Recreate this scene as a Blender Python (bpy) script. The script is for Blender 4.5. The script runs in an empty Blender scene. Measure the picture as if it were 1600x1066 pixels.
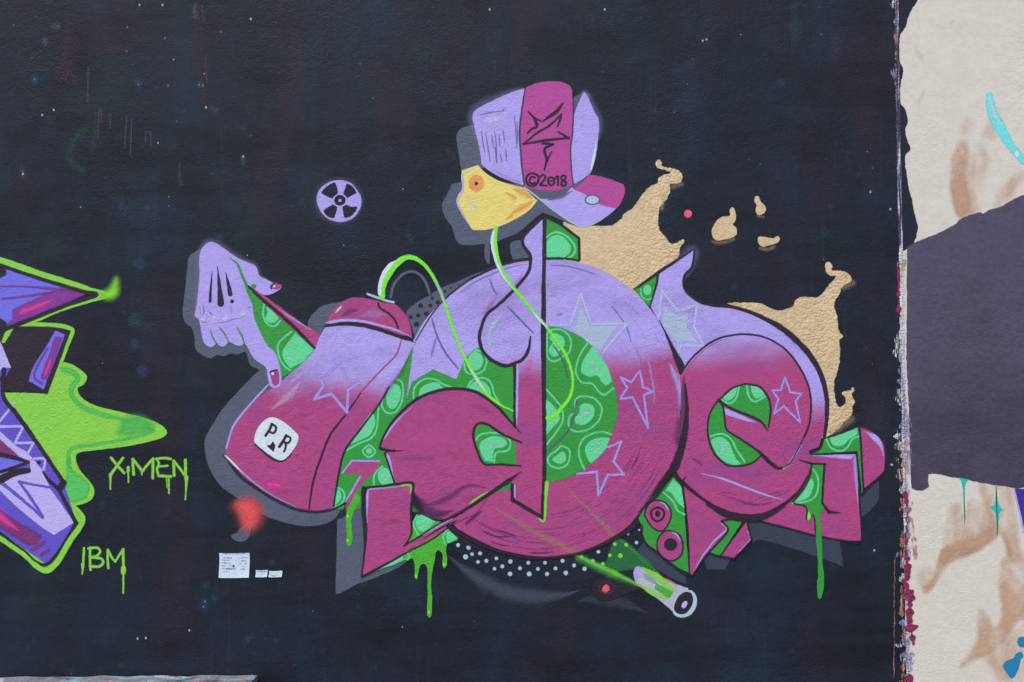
import bpy, math, random
import numpy as np
from mathutils import Matrix, noise, Vector
random.seed(7)
sc = bpy.context.scene
# ------------------------------------------------------------------ camera, sky, sun, exposure
S = 0.003                      # metres of wall per photograph pixel
ROLL = math.radians(0.9)       # the photograph is held slightly tilted
ZC, DIST = 1.86, 5.0           # camera height and distance to the wall
cam_d = bpy.data.cameras.new('camera'); cam_d.sensor_width = 36; cam_d.lens = 37.5; cam_d.clip_end = 500
cam = bpy.data.objects.new('camera', cam_d); sc.collection.objects.link(cam); sc.camera = cam
ca, sa = math.cos(ROLL), math.sin(ROLL)
cam.matrix_world = Matrix(((ca, sa, 0, 0), (0, 0, -1, -DIST), (-sa, ca, 0, ZC), (0, 0, 0, 1)))
w = bpy.data.worlds.new('World'); sc.world = w; w.use_nodes = True
nt = w.node_tree; bg = nt.nodes['Background']
sky = nt.nodes.new('ShaderNodeTexSky'); sky.sky_type = 'NISHITA'; sky.sun_disc = False
SUN_EL, SUN_AZ = math.radians(58), math.radians(208)     # high, behind the camera and to its left
sky.sun_elevation = SUN_EL; sky.sun_rotation = SUN_AZ; sky.dust_density = 2.0; sky.air_density = 1.0
nt.links.new(sky.outputs[0], bg.inputs[0]); bg.inputs[1].default_value = 0.15
sd = bpy.data.lights.new('sun', 'SUN'); sd.energy = 2.3; sd.angle = math.radians(12); sd.color = (1, 0.96, 0.90)
sun = bpy.data.objects.new('sun', sd); sc.collection.objects.link(sun)
_d = Vector((math.sin(SUN_AZ) * math.cos(SUN_EL), math.cos(SUN_AZ) * math.cos(SUN_EL), math.sin(SUN_EL)))
sun.rotation_euler = _d.to_track_quat('Z', 'Y').to_euler()
sc.view_settings.view_transform = 'Standard'; sc.view_settings.look = 'None'
sc.view_settings.gamma = 1; sc.view_settings.use_curve_mapping = False
sc.view_settings.exposure = 0.12
sc.cycles.transparent_max_bounces = 48

# ------------------------------------------------------------------ helpers
def P(px, py):
    dx, dz = (px - 800) * S, (533 - py) * S
    return dx * ca + dz * sa, ZC - dx * sa + dz * ca
FR = dict(Z=(0, 0, 1), A=(680, 110, .2721), B=(280, 360, .2439), C=(460, 380, .2439), D=(0, 380, .2814), E=(0, 640, .2814),
          F=(320, 600, .2439), G1=(620, 380, .2439), G2=(840, 380, .2439), G3=(600, 580, .2439), G4=(840, 580, .2439),
          G5=(1060, 480, .2439), G6=(1000, 700, .2439), G7=(1180, 640, .2439), G8=(500, 700, .2439), H1=(1000, 380, .2439),
          H2=(880, 230, .2439), H3=(1120, 380, .2814), H4=(1120, 280, .11257), H5=(680, 800, .2439), H6=(900, 820, .15015),
          H7=(480, 260, .0938), H8=(320, 760, .15), R1=(1340, 0, .2439), R2=(1340, 240, .2439), R3=(1340, 480, .2439),
          R4=(1340, 700, .16883), R5=(1340, 860, .19331), L=(0, 960, .2625), M=(0, 640, .11257))
def parse(fr, s):
    x0, y0, k = FR[fr]; out = []
    for t in s.split():
        c = t.endswith('!'); t = t.rstrip('!'); x, y = t.split(',')
        out.append((x0 + float(x) * k, y0 + float(y) * k, c))
    return out
def smooth(pts, closed, step=3.0, allsharp=False):
    n = len(pts); res = []
    for i in range(n if closed else n - 1):
        p1, p2 = pts[i], pts[(i + 1) % n]
        p0 = pts[i - 1] if (i > 0 or closed) else p1
        p3 = pts[(i + 2) % n] if (i + 2 < n or closed) else p2
        if p1[2] or allsharp: p0 = None
        if p2[2] or allsharp: p3 = None
        if allsharp or (p0 is None and p3 is None):
            f = lambda t: (p1[0] + (p2[0] - p1[0]) * t, p1[1] + (p2[1] - p1[1]) * t)
        else:
            m1 = ((p2[0] - p0[0]) / 2, (p2[1] - p0[1]) / 2) if p0 else None
            m2 = ((p3[0] - p1[0]) / 2, (p3[1] - p1[1]) / 2) if p3 else None
            d = (p2[0] - p1[0], p2[1] - p1[1]); L = math.hypot(*d) or 1
            def lim(m):
                q = math.hypot(*m); return m if q <= 1.3 * L else (m[0] * 1.3 * L / q, m[1] * 1.3 * L / q)
            if m1 is None: m2 = lim(m2); m1 = (1.5 * d[0] - m2[0] / 2, 1.5 * d[1] - m2[1] / 2)
            if m2 is None: m1 = lim(m1); m2 = (1.5 * d[0] - m1[0] / 2, 1.5 * d[1] - m1[1] / 2)
            m1, m2 = lim(m1), lim(m2)
            def f(t, p1=p1, p2=p2, m1=m1, m2=m2):
                a, b, c, e = 2*t**3-3*t*t+1, t**3-2*t*t+t, -2*t**3+3*t*t, t**3-t*t
                return a*p1[0]+b*m1[0]+c*p2[0]+e*m2[0], a*p1[1]+b*m1[1]+c*p2[1]+e*m2[1]
        L = math.hypot(p2[0] - p1[0], p2[1] - p1[1]); k = max(1, int(L / step))
        for j in range(k): res.append((*f(j / k), i + j / k))
    if not closed: res.append((pts[-1][0], pts[-1][1], n - 1))
    return res
def wob(x, y, a):
    if a <= 0: return x, y
    q = Vector((x * .11, y * .11, 3.1)); r = Vector((x * .035, y * .035, 9.1))
    return (x + a * (noise.noise(q) + .8 * noise.noise(r)), y + a * (noise.noise(q + Vector((50, 7, 0))) + .8 * noise.noise(r + Vector((9, 50, 0)))))
JOBS = []
class Geo:                      # collects sheet geometry in photograph pixels
    def __init__(s): s.v = []; s.a = []; s.f = []; s.d = []; s.top = 0.0
    def poly(s, fr, path, soft=1.3, w_=.5, rag=0, alpha=1, sharp=False):
        q = smooth(parse(fr, path) if isinstance(path, str) else path, True, 2.2 if rag else 3.0, sharp)
        pts = [wob(x, y, w_) for x, y, _ in q]
        if rag: pts = [(x + rag * noise.noise(Vector((x * .22, y * .22, 1))) + rag * .6 * noise.noise(Vector((x * .6, y * .6, 5))),
                        y + rag * noise.noise(Vector((x * .22, y * .22, 21))) + rag * .6 * noise.noise(Vector((x * .6, y * .6, 15)))) for x, y in pts]
        pp = [pts[0]]
        for p in pts[1:]:
            if math.hypot(p[0] - pp[-1][0], p[1] - pp[-1][1]) > .25: pp.append(p)
        pts = pp; n = len(pts)
        ar = sum(pts[i][0] * pts[(i+1) % n][1] - pts[(i+1) % n][0] * pts[i][1] for i in range(n))
        if soft >= 3:                      # sprayed patch: a fine grid whose cover falls off with the distance from the outline
            A = np.array(pts); B = np.roll(A, -1, 0); st = max(1.5, soft / 3.5); mg = soft * .75
            gx = np.arange(A[:, 0].min() - mg, A[:, 0].max() + mg + st, st); gy = np.arange(A[:, 1].min() - mg, A[:, 1].max() + mg + st, st)
            X, Y = np.meshgrid(gx, gy); D = np.full(X.shape, 1e9); ins = np.zeros(X.shape, bool)
            for (x1, y1), (x2, y2) in zip(A, B):
                dx, dy = x2 - x1, y2 - y1; t = np.clip(((X - x1) * dx + (Y - y1) * dy) / (dx * dx + dy * dy + 1e-9), 0, 1)
                D = np.minimum(D, np.hypot(X - x1 - t * dx, Y - y1 - t * dy))
                if y1 != y2: ins ^= ((y1 > Y) != (y2 > Y)) & (X < (x2 - x1) * (Y - y1) / (y2 - y1) + x1)
            t = np.clip(np.where(ins, D, -D) / (soft * 1.3) + .5, 0, 1); al = t * t * (3 - 2 * t) * alpha
            idx = {}; ny, nx = X.shape
            for j in range(ny - 1):
                for i in range(nx - 1):
                    if al[j:j+2, i:i+2].max() > .004:
                        f_ = []
                        for jj, ii in ((j, i), (j, i+1), (j+1, i+1), (j+1, i)):
                            if (jj, ii) not in idx: idx[(jj, ii)] = len(s.v); s.v.append((float(X[jj, ii]), float(Y[jj, ii]))); s.a.append(float(al[jj, ii]))
                            f_.append(idx[(jj, ii)])
                        s.f.append(tuple(f_))
            s.d += [s.top] * (len(s.v) - len(s.d)); s.top += 1e-5
            return s
        if ar < 0: pts.reverse()          # y-down: positive = clockwise on screen
        nr = []
        for i in range(n):
            ax, ay = pts[i][0] - pts[i-1][0], pts[i][1] - pts[i-1][1]; bx, by = pts[(i+1) % n][0] - pts[i][0], pts[(i+1) % n][1] - pts[i][1]
            la, lb = math.hypot(ax, ay) or 1, math.hypot(bx, by) or 1
            nx, ny = ay / la + by / lb, -ax / la - bx / lb; l = math.hypot(nx, ny)
            if l < .2: nx, ny, l = ay / la, -ax / la, 1
            nx, ny = nx / l, ny / l; nr.append((nx, ny))
        rings = [(-.5, 1), (.5, 0)] if soft < 3 else [(-.35, 1), (-.1, .85), (.15, .5), (.4, .18), (.65, 0)]
        b0 = len(s.v)
        for o, al in rings:
            for (x, y), (nx, ny) in zip(pts, nr): s.v.append((x + nx * o * soft, y + ny * o * soft)); s.a.append(al * alpha)
        s.f.append(tuple(b0 + i for i in range(n)))
        for r in range(len(rings) - 1):
            for i in range(n):
                j = (i + 1) % n; a = b0 + r * n
                s.f.append((a + i, a + n + i, a + n + j, a + j))
        s.d += [s.top] * (len(s.v) - len(s.d)); s.top += 1e-5
        return s
    def line(s, fr, path, wd, soft=None, closed=False, w_=.4, alpha=1, taper=(0, 0), sharp=False, chip=0):
        k = FR[fr][2]; pts = parse(fr, path) if isinstance(path, str) else path
        if closed: pts = pts + [pts[0]]
        if sharp and len(pts) > 2:
            wl = [float(t) for t in wd.split()] if isinstance(wd, str) else [float(wd)]
            kk = 1 / FR[fr][2]
            for i in range(len(pts) - 1):
                a = wl[min(i, len(wl) - 1)] / kk; b = wl[min(i + 1, len(wl) - 1)] / kk
                s.line('Z', pts[i:i + 2], '%f %f' % (a, b), soft, False, w_, alpha)
            return s
        q = smooth(pts, False, 2.0, sharp)
        wd = [float(t) * k for t in (wd.split() if isinstance(wd, str) else [wd])]
        c = [(*wob(x, y, w_), t / (len(pts) - 1)) for x, y, t in q]
        cc = [c[0]]
        for p in c[1:]:
            if math.hypot(p[0] - cc[-1][0], p[1] - cc[-1][1]) > .3: cc.append(p)
        c = cc
        if len(c) < 2: return s
        L = [0]
        for i in range(1, len(c)): L.append(L[-1] + math.hypot(c[i][0] - c[i-1][0], c[i][1] - c[i-1][1]))
        def W(u):
            u *= len(wd) - 1; i = min(int(u), len(wd) - 2) if len(wd) > 1 else 0
            return wd[0] if len(wd) == 1 else wd[i] + (wd[i+1] - wd[i]) * (u - i)
        rows = []; T = L[-1]
        def tang(i):
            a, b = c[max(0, i-1)], c[min(len(c)-1, i+1)]; l = math.hypot(b[0]-a[0], b[1]-a[1]) or 1
            return (b[0]-a[0]) / l, (b[1]-a[1]) / l
        for i, p in enumerate(c):
            hw = W(L[i] / T) / 2; tx, ty = tang(i)
            if taper[0] and L[i] < taper[0] * T: hw *= max(.08, (L[i] / (taper[0] * T)) ** .7)
            if taper[1] and T - L[i] < taper[1] * T: hw *= max(.08, ((T - L[i]) / (taper[1] * T)) ** .7)
            hw *= 1 + .16 * noise.noise(Vector((p[0] * .09, p[1] * .09, 33))) + .06 * noise.noise(Vector((p[0] * .4, p[1] * .4, 3)))
            if chip: hw *= max(.12, .75 + chip * 1.5 * noise.noise(Vector((p[0] * .1, p[1] * .13, 7))))
            rows.append((p[0], p[1], -ty, tx, hw, 1))
        def cap(r, tx, ty, tp):
            if tp: return []
            return [(r[0] + tx * r[4] * d, r[1] + ty * r[4] * d, r[2], r[3], r[4] * math.sqrt(1 - d * d), 1 if soft is None or soft < 3 else 1 - d) for d in (.35, .7, .9, .995)]
        a = cap(rows[0], -tang(0)[0], -tang(0)[1], taper[0]); b = cap(rows[-1], *tang(len(c)-1), taper[1])
        if not closed: rows = a[::-1] + rows + b
        sf = soft if soft is not None else 1.6
        if sf < 3:
            prof = lambda hw: [(-hw - sf*.5, 0), (-max(hw - sf*.5, .02), 1), (max(hw - sf*.5, .02), 1), (hw + sf*.5, 0)]
        else:
            prof = lambda hw: [(-hw*1.3, 0), (-hw*.9, .2), (-hw*.5, .72), (0, 1), (hw*.5, .72), (hw*.9, .2), (hw*1.3, 0)]
        m = len(prof(1)); b0 = len(s.v)
        for x, y, nx, ny, hw, am in rows:
            for o, al in prof(hw): s.v.append((x + nx * o, y + ny * o)); s.a.append(al * alpha * am)
        for i in range(len(rows) - 1):
            for j in range(m - 1):
                a0 = b0 + i * m + j; s.f.append((a0, a0 + 1, a0 + m + 1, a0 + m))
        for i in range(len(rows)): s.d += [s.top + (i % 30) * 2e-6] * m
        s.top += 7e-5
        return s
    def sheet(s, fr, x0, y0, x1, y1, curl=.004):
        X0, Y0, k = FR[fr]; n = 10; b0 = len(s.v)
        for j in range(n + 1):
            for i in range(n + 1):
                u, v = i / n, j / n
                s.v.append((X0 + k * (x0 + (x1 - x0) * u + 3 * math.sin(v * 5)), Y0 + k * (y0 + (y1 - y0) * v + 3 * math.sin(u * 4)))); s.a.append(1)
                c = max(0, u + v - 1.45) ** 1.6 * 2.2 + max(0, .35 - u + v - .75) ** 1.6 * 1.4 + .08 * math.sin(u * 7 + v * 3) ** 2
                s.d.append(curl * c)
        for j in range(n):
            for i in range(n): a = b0 + j * (n + 1) + i; s.f.append((a, a + 1, a + n + 2, a + n + 1))
        s.top += curl * .12; return s
    def dot(s, fr, x, y, rx, ry=None, rot=0, soft=1.1, alpha=1, w_=.4):
        ry = rx if ry is None else ry; x0, y0, k = FR[fr]; c, d = math.cos(rot), math.sin(rot)
        n = 12 if rx * k < 4 else 24
        pts = [(x0 + k * (x + rx * math.cos(t) * c - ry * math.sin(t) * d), y0 + k * (y + rx * math.cos(t) * d + ry * math.sin(t) * c), False)
               for t in [2 * math.pi * i / n for i in range(n)]]
        return s.poly('Z', pts, soft, w_, alpha=alpha)
def job(par, name, geo, mat, key=None, label=None, kind=None):
    JOBS.append(dict(par=par, name=name, g=geo, mat=mat, key=key, label=label, kind=kind))
def fill(par, name, fr, path, mat, key=None, label=None, **kw): job(par, name, Geo().poly(fr, path, **kw), mat, key, label)
def line(par, name, fr, path, wd, mat, key=None, label=None, **kw): job(par, name, Geo().line(fr, path, wd, **kw), mat, key, label)
def lines(par, name, items, mat, key=None, label=None, kind=None, **kw):
    if kind or name.startswith(('letter_', 'digit_', 'drip_', 'copyright')):
        g = Geo()
        for fr, path, wd in items: g.line(fr, path, wd, **kw)
        job(par, name, g, mat, key, label, kind)
    else:
        for fr, path, wd in items: line(par, name, fr, path, wd, mat, **kw)
def spots(par, name, fr, lst, mat, soft=1.1, **kw):
    for t in lst: job(par, name, Geo().dot(fr, *t, soft=soft, **kw), mat)

# ------------------------------------------------------------------ materials
LIGHT = 0.86
def lin(c): return tuple(((v / 255) / 12.92 if v <= 10 else (((v / 255) + .055) / 1.055) ** 2.4) for v in c)
def alb(c, veil=0.0): return tuple(min(.9, max(0.002, v / LIGHT - veil)) for v in lin(c)) + (1,)
def relief_group():
    g = bpy.data.node_groups.new('wall_relief', 'ShaderNodeTree')
    g.interface.new_socket('Strength', in_out='INPUT', socket_type='NodeSocketFloat').default_value = 1
    g.interface.new_socket('Grain', in_out='INPUT', socket_type='NodeSocketFloat').default_value = 0
    g.interface.new_socket('Normal', in_out='OUTPUT', socket_type='NodeSocketVector')
    g.interface.new_socket('Tone', in_out='OUTPUT', socket_type='NodeSocketFloat')
    N = g.nodes.new; Lk = g.links.new
    gi, go = N('NodeGroupInput'), N('NodeGroupOutput'); ge = N('ShaderNodeNewGeometry')
    mp = N('ShaderNodeMapping'); mp.inputs['Scale'].default_value = (1, 0.0, 1.12); Lk(ge.outputs['Position'], mp.inputs[0])
    def nz(sc_, det, rough=.5):
        n = N('ShaderNodeTexNoise'); n.inputs['Scale'].default_value = sc_; n.inputs['Detail'].default_value = det
        n.inputs['Roughness'].default_value = rough; Lk(mp.outputs[0], n.inputs['Vector']); return n
    fine, mid, big = nz(90, 2, .55), nz(38, 2), nz(3.2, 2)
    vo = N('ShaderNodeTexVoronoi'); vo.feature = 'F1'; vo.inputs['Scale'].default_value = 17; vo.inputs['Randomness'].default_value = 1
    Lk(mp.outputs[0], vo.inputs['Vector'])
    lump = N('ShaderNodeMapRange'); lump.interpolation_type = 'SMOOTHSTEP'
    lump.inputs[1].default_value = .02; lump.inputs[2].default_value = .17; lump.inputs[3].default_value = 1; lump.inputs[4].default_value = 0
    Lk(vo.outputs['Distance'], lump.inputs[0])
    pick = N('ShaderNodeMath'); pick.operation = 'GREATER_THAN'; pick.inputs[1].default_value = .62
    sx = N('ShaderNodeSeparateColor'); Lk(vo.outputs['Color'], sx.inputs[0]); Lk(sx.outputs[0], pick.inputs[0])
    lm = N('ShaderNodeMath'); lm.operation = 'MULTIPLY'; Lk(lump.outputs[0], lm.inputs[0]); Lk(pick.outputs[0], lm.inputs[1])
    def add(a, b, k):
        m = N('ShaderNodeMath'); m.operation = 'MULTIPLY_ADD'; Lk(b, m.inputs[0]); m.inputs[1].default_value = k; Lk(a, m.inputs[2]); return m.outputs[0]
    z = N('ShaderNodeMath'); z.operation = 'MULTIPLY'; z.inputs[1].default_value = .0055; Lk(fine.outputs[0], z.inputs[0])
    h = add(z.outputs[0], mid.outputs[0], .0045); h = add(h, big.outputs[0], .010); h = add(h, lm.outputs[0], .0017)
    v2 = N('ShaderNodeTexVoronoi'); v2.inputs['Scale'].default_value = 75; Lk(mp.outputs[0], v2.inputs['Vector'])
    gr_ = N('ShaderNodeMath'); gr_.operation = 'MULTIPLY'; Lk(v2.outputs['Distance'], gr_.inputs[0]); Lk(gi.outputs[1], gr_.inputs[1]); h = add(h, gr_.outputs[0], -.006)
    un = N('ShaderNodeMapRange'); un.inputs[1].default_value = .38; un.inputs[2].default_value = .66; un.inputs[3].default_value = .45; un.inputs[4].default_value = 1.5
    Lk(nz(1.7, 4, .6).outputs[0], un.inputs[0]); us = N('ShaderNodeMath'); us.operation = 'MULTIPLY'; Lk(un.outputs[0], us.inputs[0]); Lk(gi.outputs[0], us.inputs[1])
    bp = N('ShaderNodeBump'); bp.inputs['Distance'].default_value = 1.0; Lk(h, bp.inputs['Height']); Lk(us.outputs[0], bp.inputs['Strength'])
    Lk(bp.outputs[0], go.inputs[0])
    t = N('ShaderNodeMath'); t.operation = 'MULTIPLY_ADD'; t.inputs[1].default_value = .5
    Lk(mid.outputs[0], t.inputs[0]); t2 = N('ShaderNodeMath'); t2.operation = 'MULTIPLY'; t2.inputs[1].default_value = .5
    Lk(nz(11, 4, .6).outputs[0], t2.inputs[0]); Lk(t2.outputs[0], t.inputs[2]); Lk(t.outputs[0], go.inputs[1])
    return g
REL = relief_group()
def paint(name, c1, c2=None, y0=0, y1=0, slant=0, amp=.05, rough=.55, metal=0, bump=.42, mott=.12, spec=.35, opac=1, scratch=0, alpha=True, ns=4, streak=0, veil=0, grain=0, tint=0):
    m = bpy.data.materials.new(name); m['opac'] = opac; m['scratch'] = scratch; m.use_nodes = True; t = m.node_tree; N = t.nodes.new; Lk = t.links.new
    t.nodes.clear(); out = N('ShaderNodeOutputMaterial'); b = N('ShaderNodeBsdfPrincipled')
    b.inputs['Roughness'].default_value = rough; b.inputs['Metallic'].default_value = metal; b.inputs['Specular IOR Level'].default_value = spec
    r = N('ShaderNodeGroup'); r.node_tree = REL; r.inputs[0].default_value = bump; r.inputs[1].default_value = grain; Lk(r.outputs[0], b.inputs['Normal'])
    ge = N('ShaderNodeNewGeometry'); colr = None
    def mix(a, bb, f, bt='MIX'):
        x = N('ShaderNodeMix'); x.data_type = 'RGBA'; x.blend_type = bt
        for s_, v in ((0, f), (6, a), (7, bb)):
            if isinstance(v, bpy.types.NodeSocket): Lk(v, x.inputs[s_])
            else: x.inputs[s_].default_value = v
        return x.outputs[2]
    if c2:
        sp = N('ShaderNodeSeparateXYZ'); Lk(ge.outputs['Position'], sp.inputs[0])
        a = N('ShaderNodeMath'); a.operation = 'MULTIPLY_ADD'; a.inputs[1].default_value = slant; Lk(sp.outputs[0], a.inputs[0]); Lk(sp.outputs[2], a.inputs[2])
        nz = N('ShaderNodeTexNoise'); nz.inputs['Scale'].default_value = ns; nz.inputs['Detail'].default_value = 3; Lk(ge.outputs['Position'], nz.inputs['Vector'])
        q = N('ShaderNodeMath'); q.operation = 'MULTIPLY_ADD'; q.inputs[1].default_value = amp * 2; Lk(nz.outputs[0], q.inputs[0]); Lk(a.outputs[0], q.inputs[2])
        mr = N('ShaderNodeMapRange'); mr.interpolation_type = 'SMOOTHSTEP'
        mr.inputs[1].default_value = ZC + (533 - y0) * S + amp; mr.inputs[2].default_value = ZC + (533 - y1) * S + amp
        Lk(q.outputs[0], mr.inputs[0]); colr = mix(alb(c1, veil), alb(c2, veil), mr.outputs[0])
    else: colr = alb(c1, veil)
    if tint:      # uneven hand-sprayed coats: a thinner purple coat shows through in drifts
        mp = N('ShaderNodeMapping'); mp.inputs['Rotation'].default_value = (0, .6, 0); mp.inputs['Scale'].default_value = (2.6, 1, 5); Lk(ge.outputs['Position'], mp.inputs[0])
        tn = N('ShaderNodeTexNoise'); tn.inputs['Scale'].default_value = 1; tn.inputs['Detail'].default_value = 2; tn.inputs['Roughness'].default_value = .6; Lk(mp.outputs[0], tn.inputs['Vector'])
        tm = N('ShaderNodeMapRange'); tm.inputs[1].default_value = .5; tm.inputs[2].default_value = .78; tm.inputs[4].default_value = tint; Lk(tn.outputs[0], tm.inputs[0])
        colr = mix(colr, alb((112, 66, 134)), tm.outputs[0])
    if mott:
        k = N('ShaderNodeMapRange'); k.inputs[1].default_value = .3; k.inputs[2].default_value = .7
        k.inputs[3].default_value = 1 - mott; k.inputs[4].default_value = 1 + mott * .6; Lk(r.outputs[1], k.inputs[0])
        cb = N('ShaderNodeCombineColor')
        for i in range(3): Lk(k.outputs[0], cb.inputs[i])
        colr = mix(colr, cb.outputs[0], 1.0, 'MULTIPLY')
    if isinstance(colr, bpy.types.NodeSocket): Lk(colr, b.inputs['Base Color'])
    else: b.inputs['Base Color'].default_value = colr
    if alpha:
        at = N('ShaderNodeAttribute'); at.attribute_name = 'alpha'; f = at.outputs['Fac']
        if opac != 1:
            o = N('ShaderNodeMath'); o.operation = 'MULTIPLY'; o.inputs[1].default_value = opac; Lk(f, o.inputs[0]); f = o.outputs[0]
        if scratch:
            nz = N('ShaderNodeTexNoise'); nz.inputs['Scale'].default_value = 1 if streak else 120; nz.inputs['Detail'].default_value = 4 if streak else 2
            sm = N('ShaderNodeMapping'); sm.inputs['Scale'].default_value = (9, 1, 5) if streak == 2 else (150, 1, 22) if streak else (1, 1, 1); Lk(ge.outputs['Position'], sm.inputs[0]); Lk(sm.outputs[0], nz.inputs['Vector'])
            mr = N('ShaderNodeMapRange'); mr.inputs[1].default_value = .5 - .2 * scratch; mr.inputs[2].default_value = .6; Lk(nz.outputs[0], mr.inputs[0])
            o = N('ShaderNodeMath'); o.operation = 'MULTIPLY'; Lk(mr.outputs[0], o.inputs[0]); Lk(f, o.inputs[1]); f = o.outputs[0]
        tr = N('ShaderNodeBsdfTransparent'); mx = N('ShaderNodeMixShader'); Lk(f, mx.inputs[0]); Lk(tr.outputs[0], mx.inputs[1]); Lk(b.outputs[0], mx.inputs[2])
        Lk(mx.outputs[0], out.inputs[0])
    else: Lk(b.outputs[0], out.inputs[0])
    return m
LIL, PINK, GRN, LGRN = (172, 157, 226), (170, 68, 124), (52, 148, 58), (98, 208, 145)
M = {}; MO = {}
_paint = paint
M['lilac'] = paint('lilac_paint', LIL)
M['pink'] = paint('magenta_paint', PINK, mott=.16, tint=.5)
M['pinkhi'] = paint('raspberry_paint', (176, 72, 146))
M['disc'] = paint('record_fade', PINK, LIL, 622, 574, slant=-.2, amp=.05, mott=.14, tint=.4)
M['stem'] = paint('stem_fade', PINK, LIL, 605, 545, amp=.05, tint=.5)
M['can'] = paint('can_fade', PINK, LIL, 666, 596, slant=.12, amp=.08, ns=6, mott=.15, tint=.5)
M['wing'] = paint('wing_fade', PINK, LIL, 672, 612, amp=.05, tint=.5)
M['e'] = paint('e_fade', PINK, LIL, 618, 548, slant=-.08, amp=.04, tint=.5)
M['green'] = paint('leaf_green_paint', GRN)
M['lgreen'] = paint('mint_paint', LGRN, mott=.08)
M['spot'] = paint('pale_spot_paint', (152, 186, 178), mott=.05)
M['drip'] = paint('drip_green_paint', (78, 172, 52), rough=.4)
M['lime'] = paint('lime_paint', (134, 202, 72), mott=.08)
M['neon'] = paint('neon_green_paint', (120, 236, 62), mott=.04)
M['midg'] = paint('mid_green_paint', (84, 192, 92), mott=.08)
M['white'] = paint('white_paint', (208, 218, 226), mott=.06)
M['pale'] = paint('pale_blue_paint', (172, 192, 210), mott=.06)
M['palelil'] = paint('pale_lilac_paint', (182, 172, 240), mott=.06)
M['black'] = paint('outline_black_paint', (44, 32, 46), mott=.2, rough=.5)
M['cut'] = paint('cut_back_black_paint', (28, 34, 47), rough=.6, spec=.28, mott=.2)
M['grey'] = paint('slate_shadow_paint', (84, 90, 108), mott=.12)
M['dgrey'] = paint('dark_slate_paint', (56, 62, 80), mott=.14)
M['mist'] = paint('slate_mist_paint', (84, 92, 110), opac=.55, mott=.1)
M['gmark'] = paint('grey_purple_paint', (100, 92, 130), opac=.75, mott=.1)
M['scr'] = paint('dry_brush_dark_paint', (96, 56, 112), opac=.6, scratch=1, mott=.1)
M['scrl'] = paint('dry_brush_lilac_paint', (180, 130, 200), opac=.5, scratch=1, mott=.1)
M['gold'] = paint('gold_paint', (218, 190, 148), rough=.4, metal=.2, bump=.24, grain=1.7, mott=.24, spec=.6)
M['golddust'] = paint('gold_overspray', (190, 165, 135), opac=.4, scratch=1.2, bump=.3)
M['yellow'] = paint('yellow_paint', (226, 208, 116), mott=.08)
M['orange'] = paint('orange_paint', (240, 150, 85), mott=.05)
M['orangem'] = paint('orange_mist', (234, 156, 96), opac=.55)
M['red'] = paint('coral_red_paint', (246, 92, 106), mott=.04)
M['crim'] = paint('crimson_paint', (176, 48, 104), mott=.1)
M['hot'] = paint('hot_pink_paint', (222, 66, 156), opac=.9, mott=.05)
M['peri'] = paint('periwinkle_paint', (112, 108, 216), mott=.08)
M['peri2'] = paint('deep_periwinkle_paint', (96, 80, 190), mott=.1)
M['plum'] = paint('plum_paint', (128, 56, 142), mott=.1)
M['plumf'] = paint('plum_red_fade', (120, 50, 110), mott=.1)
M['whitem'] = paint('white_mist', (214, 222, 240), opac=.75)
M['halo'] = paint('lilac_overspray', (150, 140, 190), opac=.26)
M['lilm'] = paint('lilac_mist', (180, 160, 232), opac=.8)
M['pinkm'] = paint('pink_mist', (176, 92, 158), opac=.7)
M['palem'] = paint('pale_streak', (214, 190, 222), opac=.45)
M['darkm'] = paint('plum_shade_paint', (70, 46, 92), opac=.75)
M['starf'] = paint('star_silver_paint', (176, 194, 216), opac=.85, mott=.08)
M['starl'] = paint('star_line_paint', (166, 148, 224), opac=.95, mott=.05)
M['starp'] = paint('star_pale_line_paint', (186, 198, 226), opac=.85)
M['beam'] = paint('beam_green_mist', (60, 150, 82), opac=.62)
M['beamy'] = paint('beam_yellow_mist', (168, 160, 84), opac=.42)
M['beaml'] = paint('beam_lime_mist', (120, 210, 70), opac=.75)
M['tube'] = paint('tube_grey_paint', (178, 180, 194), mott=.18)
M['limem'] = paint('lime_mist', (140, 222, 58), opac=.9)
M['redm'] = paint('coral_mist', (255, 96, 98), opac=1)
M['tealm'] = paint('teal_paint', (38, 182, 168), mott=.05)
M['cyan'] = paint('cyan_paint', (112, 216, 214), mott=.05)
M['tan'] = paint('tan_wash', (204, 164, 134), opac=.75, scratch=1.3, streak=2, mott=.12, ns=8)
M['tanl'] = paint('tan_wash_light', (206, 170, 142), opac=.5, scratch=.8, streak=2, mott=.15)
M['blue'] = paint('ocean_blue_paint', (34, 124, 166), mott=.06)
M['violet'] = paint('violet_paint', (62, 42, 140), mott=.06)
M['mauve'] = paint('mauve_block_paint', (64, 55, 74), (82, 73, 96), 760, 330, slant=.15, amp=.9, ns=3, mott=.24, bump=.34)
M['chip'] = paint('chipped_white_paint', (206, 206, 206), bump=1.4, mott=.3, scratch=.3, streak=1)
M['chipr'] = paint('chipped_red_paint', (136, 40, 78), bump=1.4, mott=.3, scratch=0)
M['chipo'] = paint('chipped_orange_paint', (190, 130, 112), bump=1.4, mott=.3, scratch=.5, streak=1)
M['chipl'] = paint('chipped_lilac_paint', (156, 148, 186), bump=1.4, mott=.35, scratch=.5, streak=1)
M['chipy'] = paint('chipped_yellow_paint', (170, 175, 60), bump=1.4, mott=.3, scratch=.5, streak=1)
M['stR'] = paint('old_red_stain', (84, 46, 62), opac=.4, scratch=.8)
M['stG'] = paint('old_green_stain', (44, 84, 58), opac=.5, scratch=.8)
M['stB'] = paint('old_teal_stain', (46, 84, 112), opac=.45, scratch=1.3)
M['stW'] = paint('old_white_stain', (112, 124, 146), opac=.3, scratch=1.5)
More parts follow.
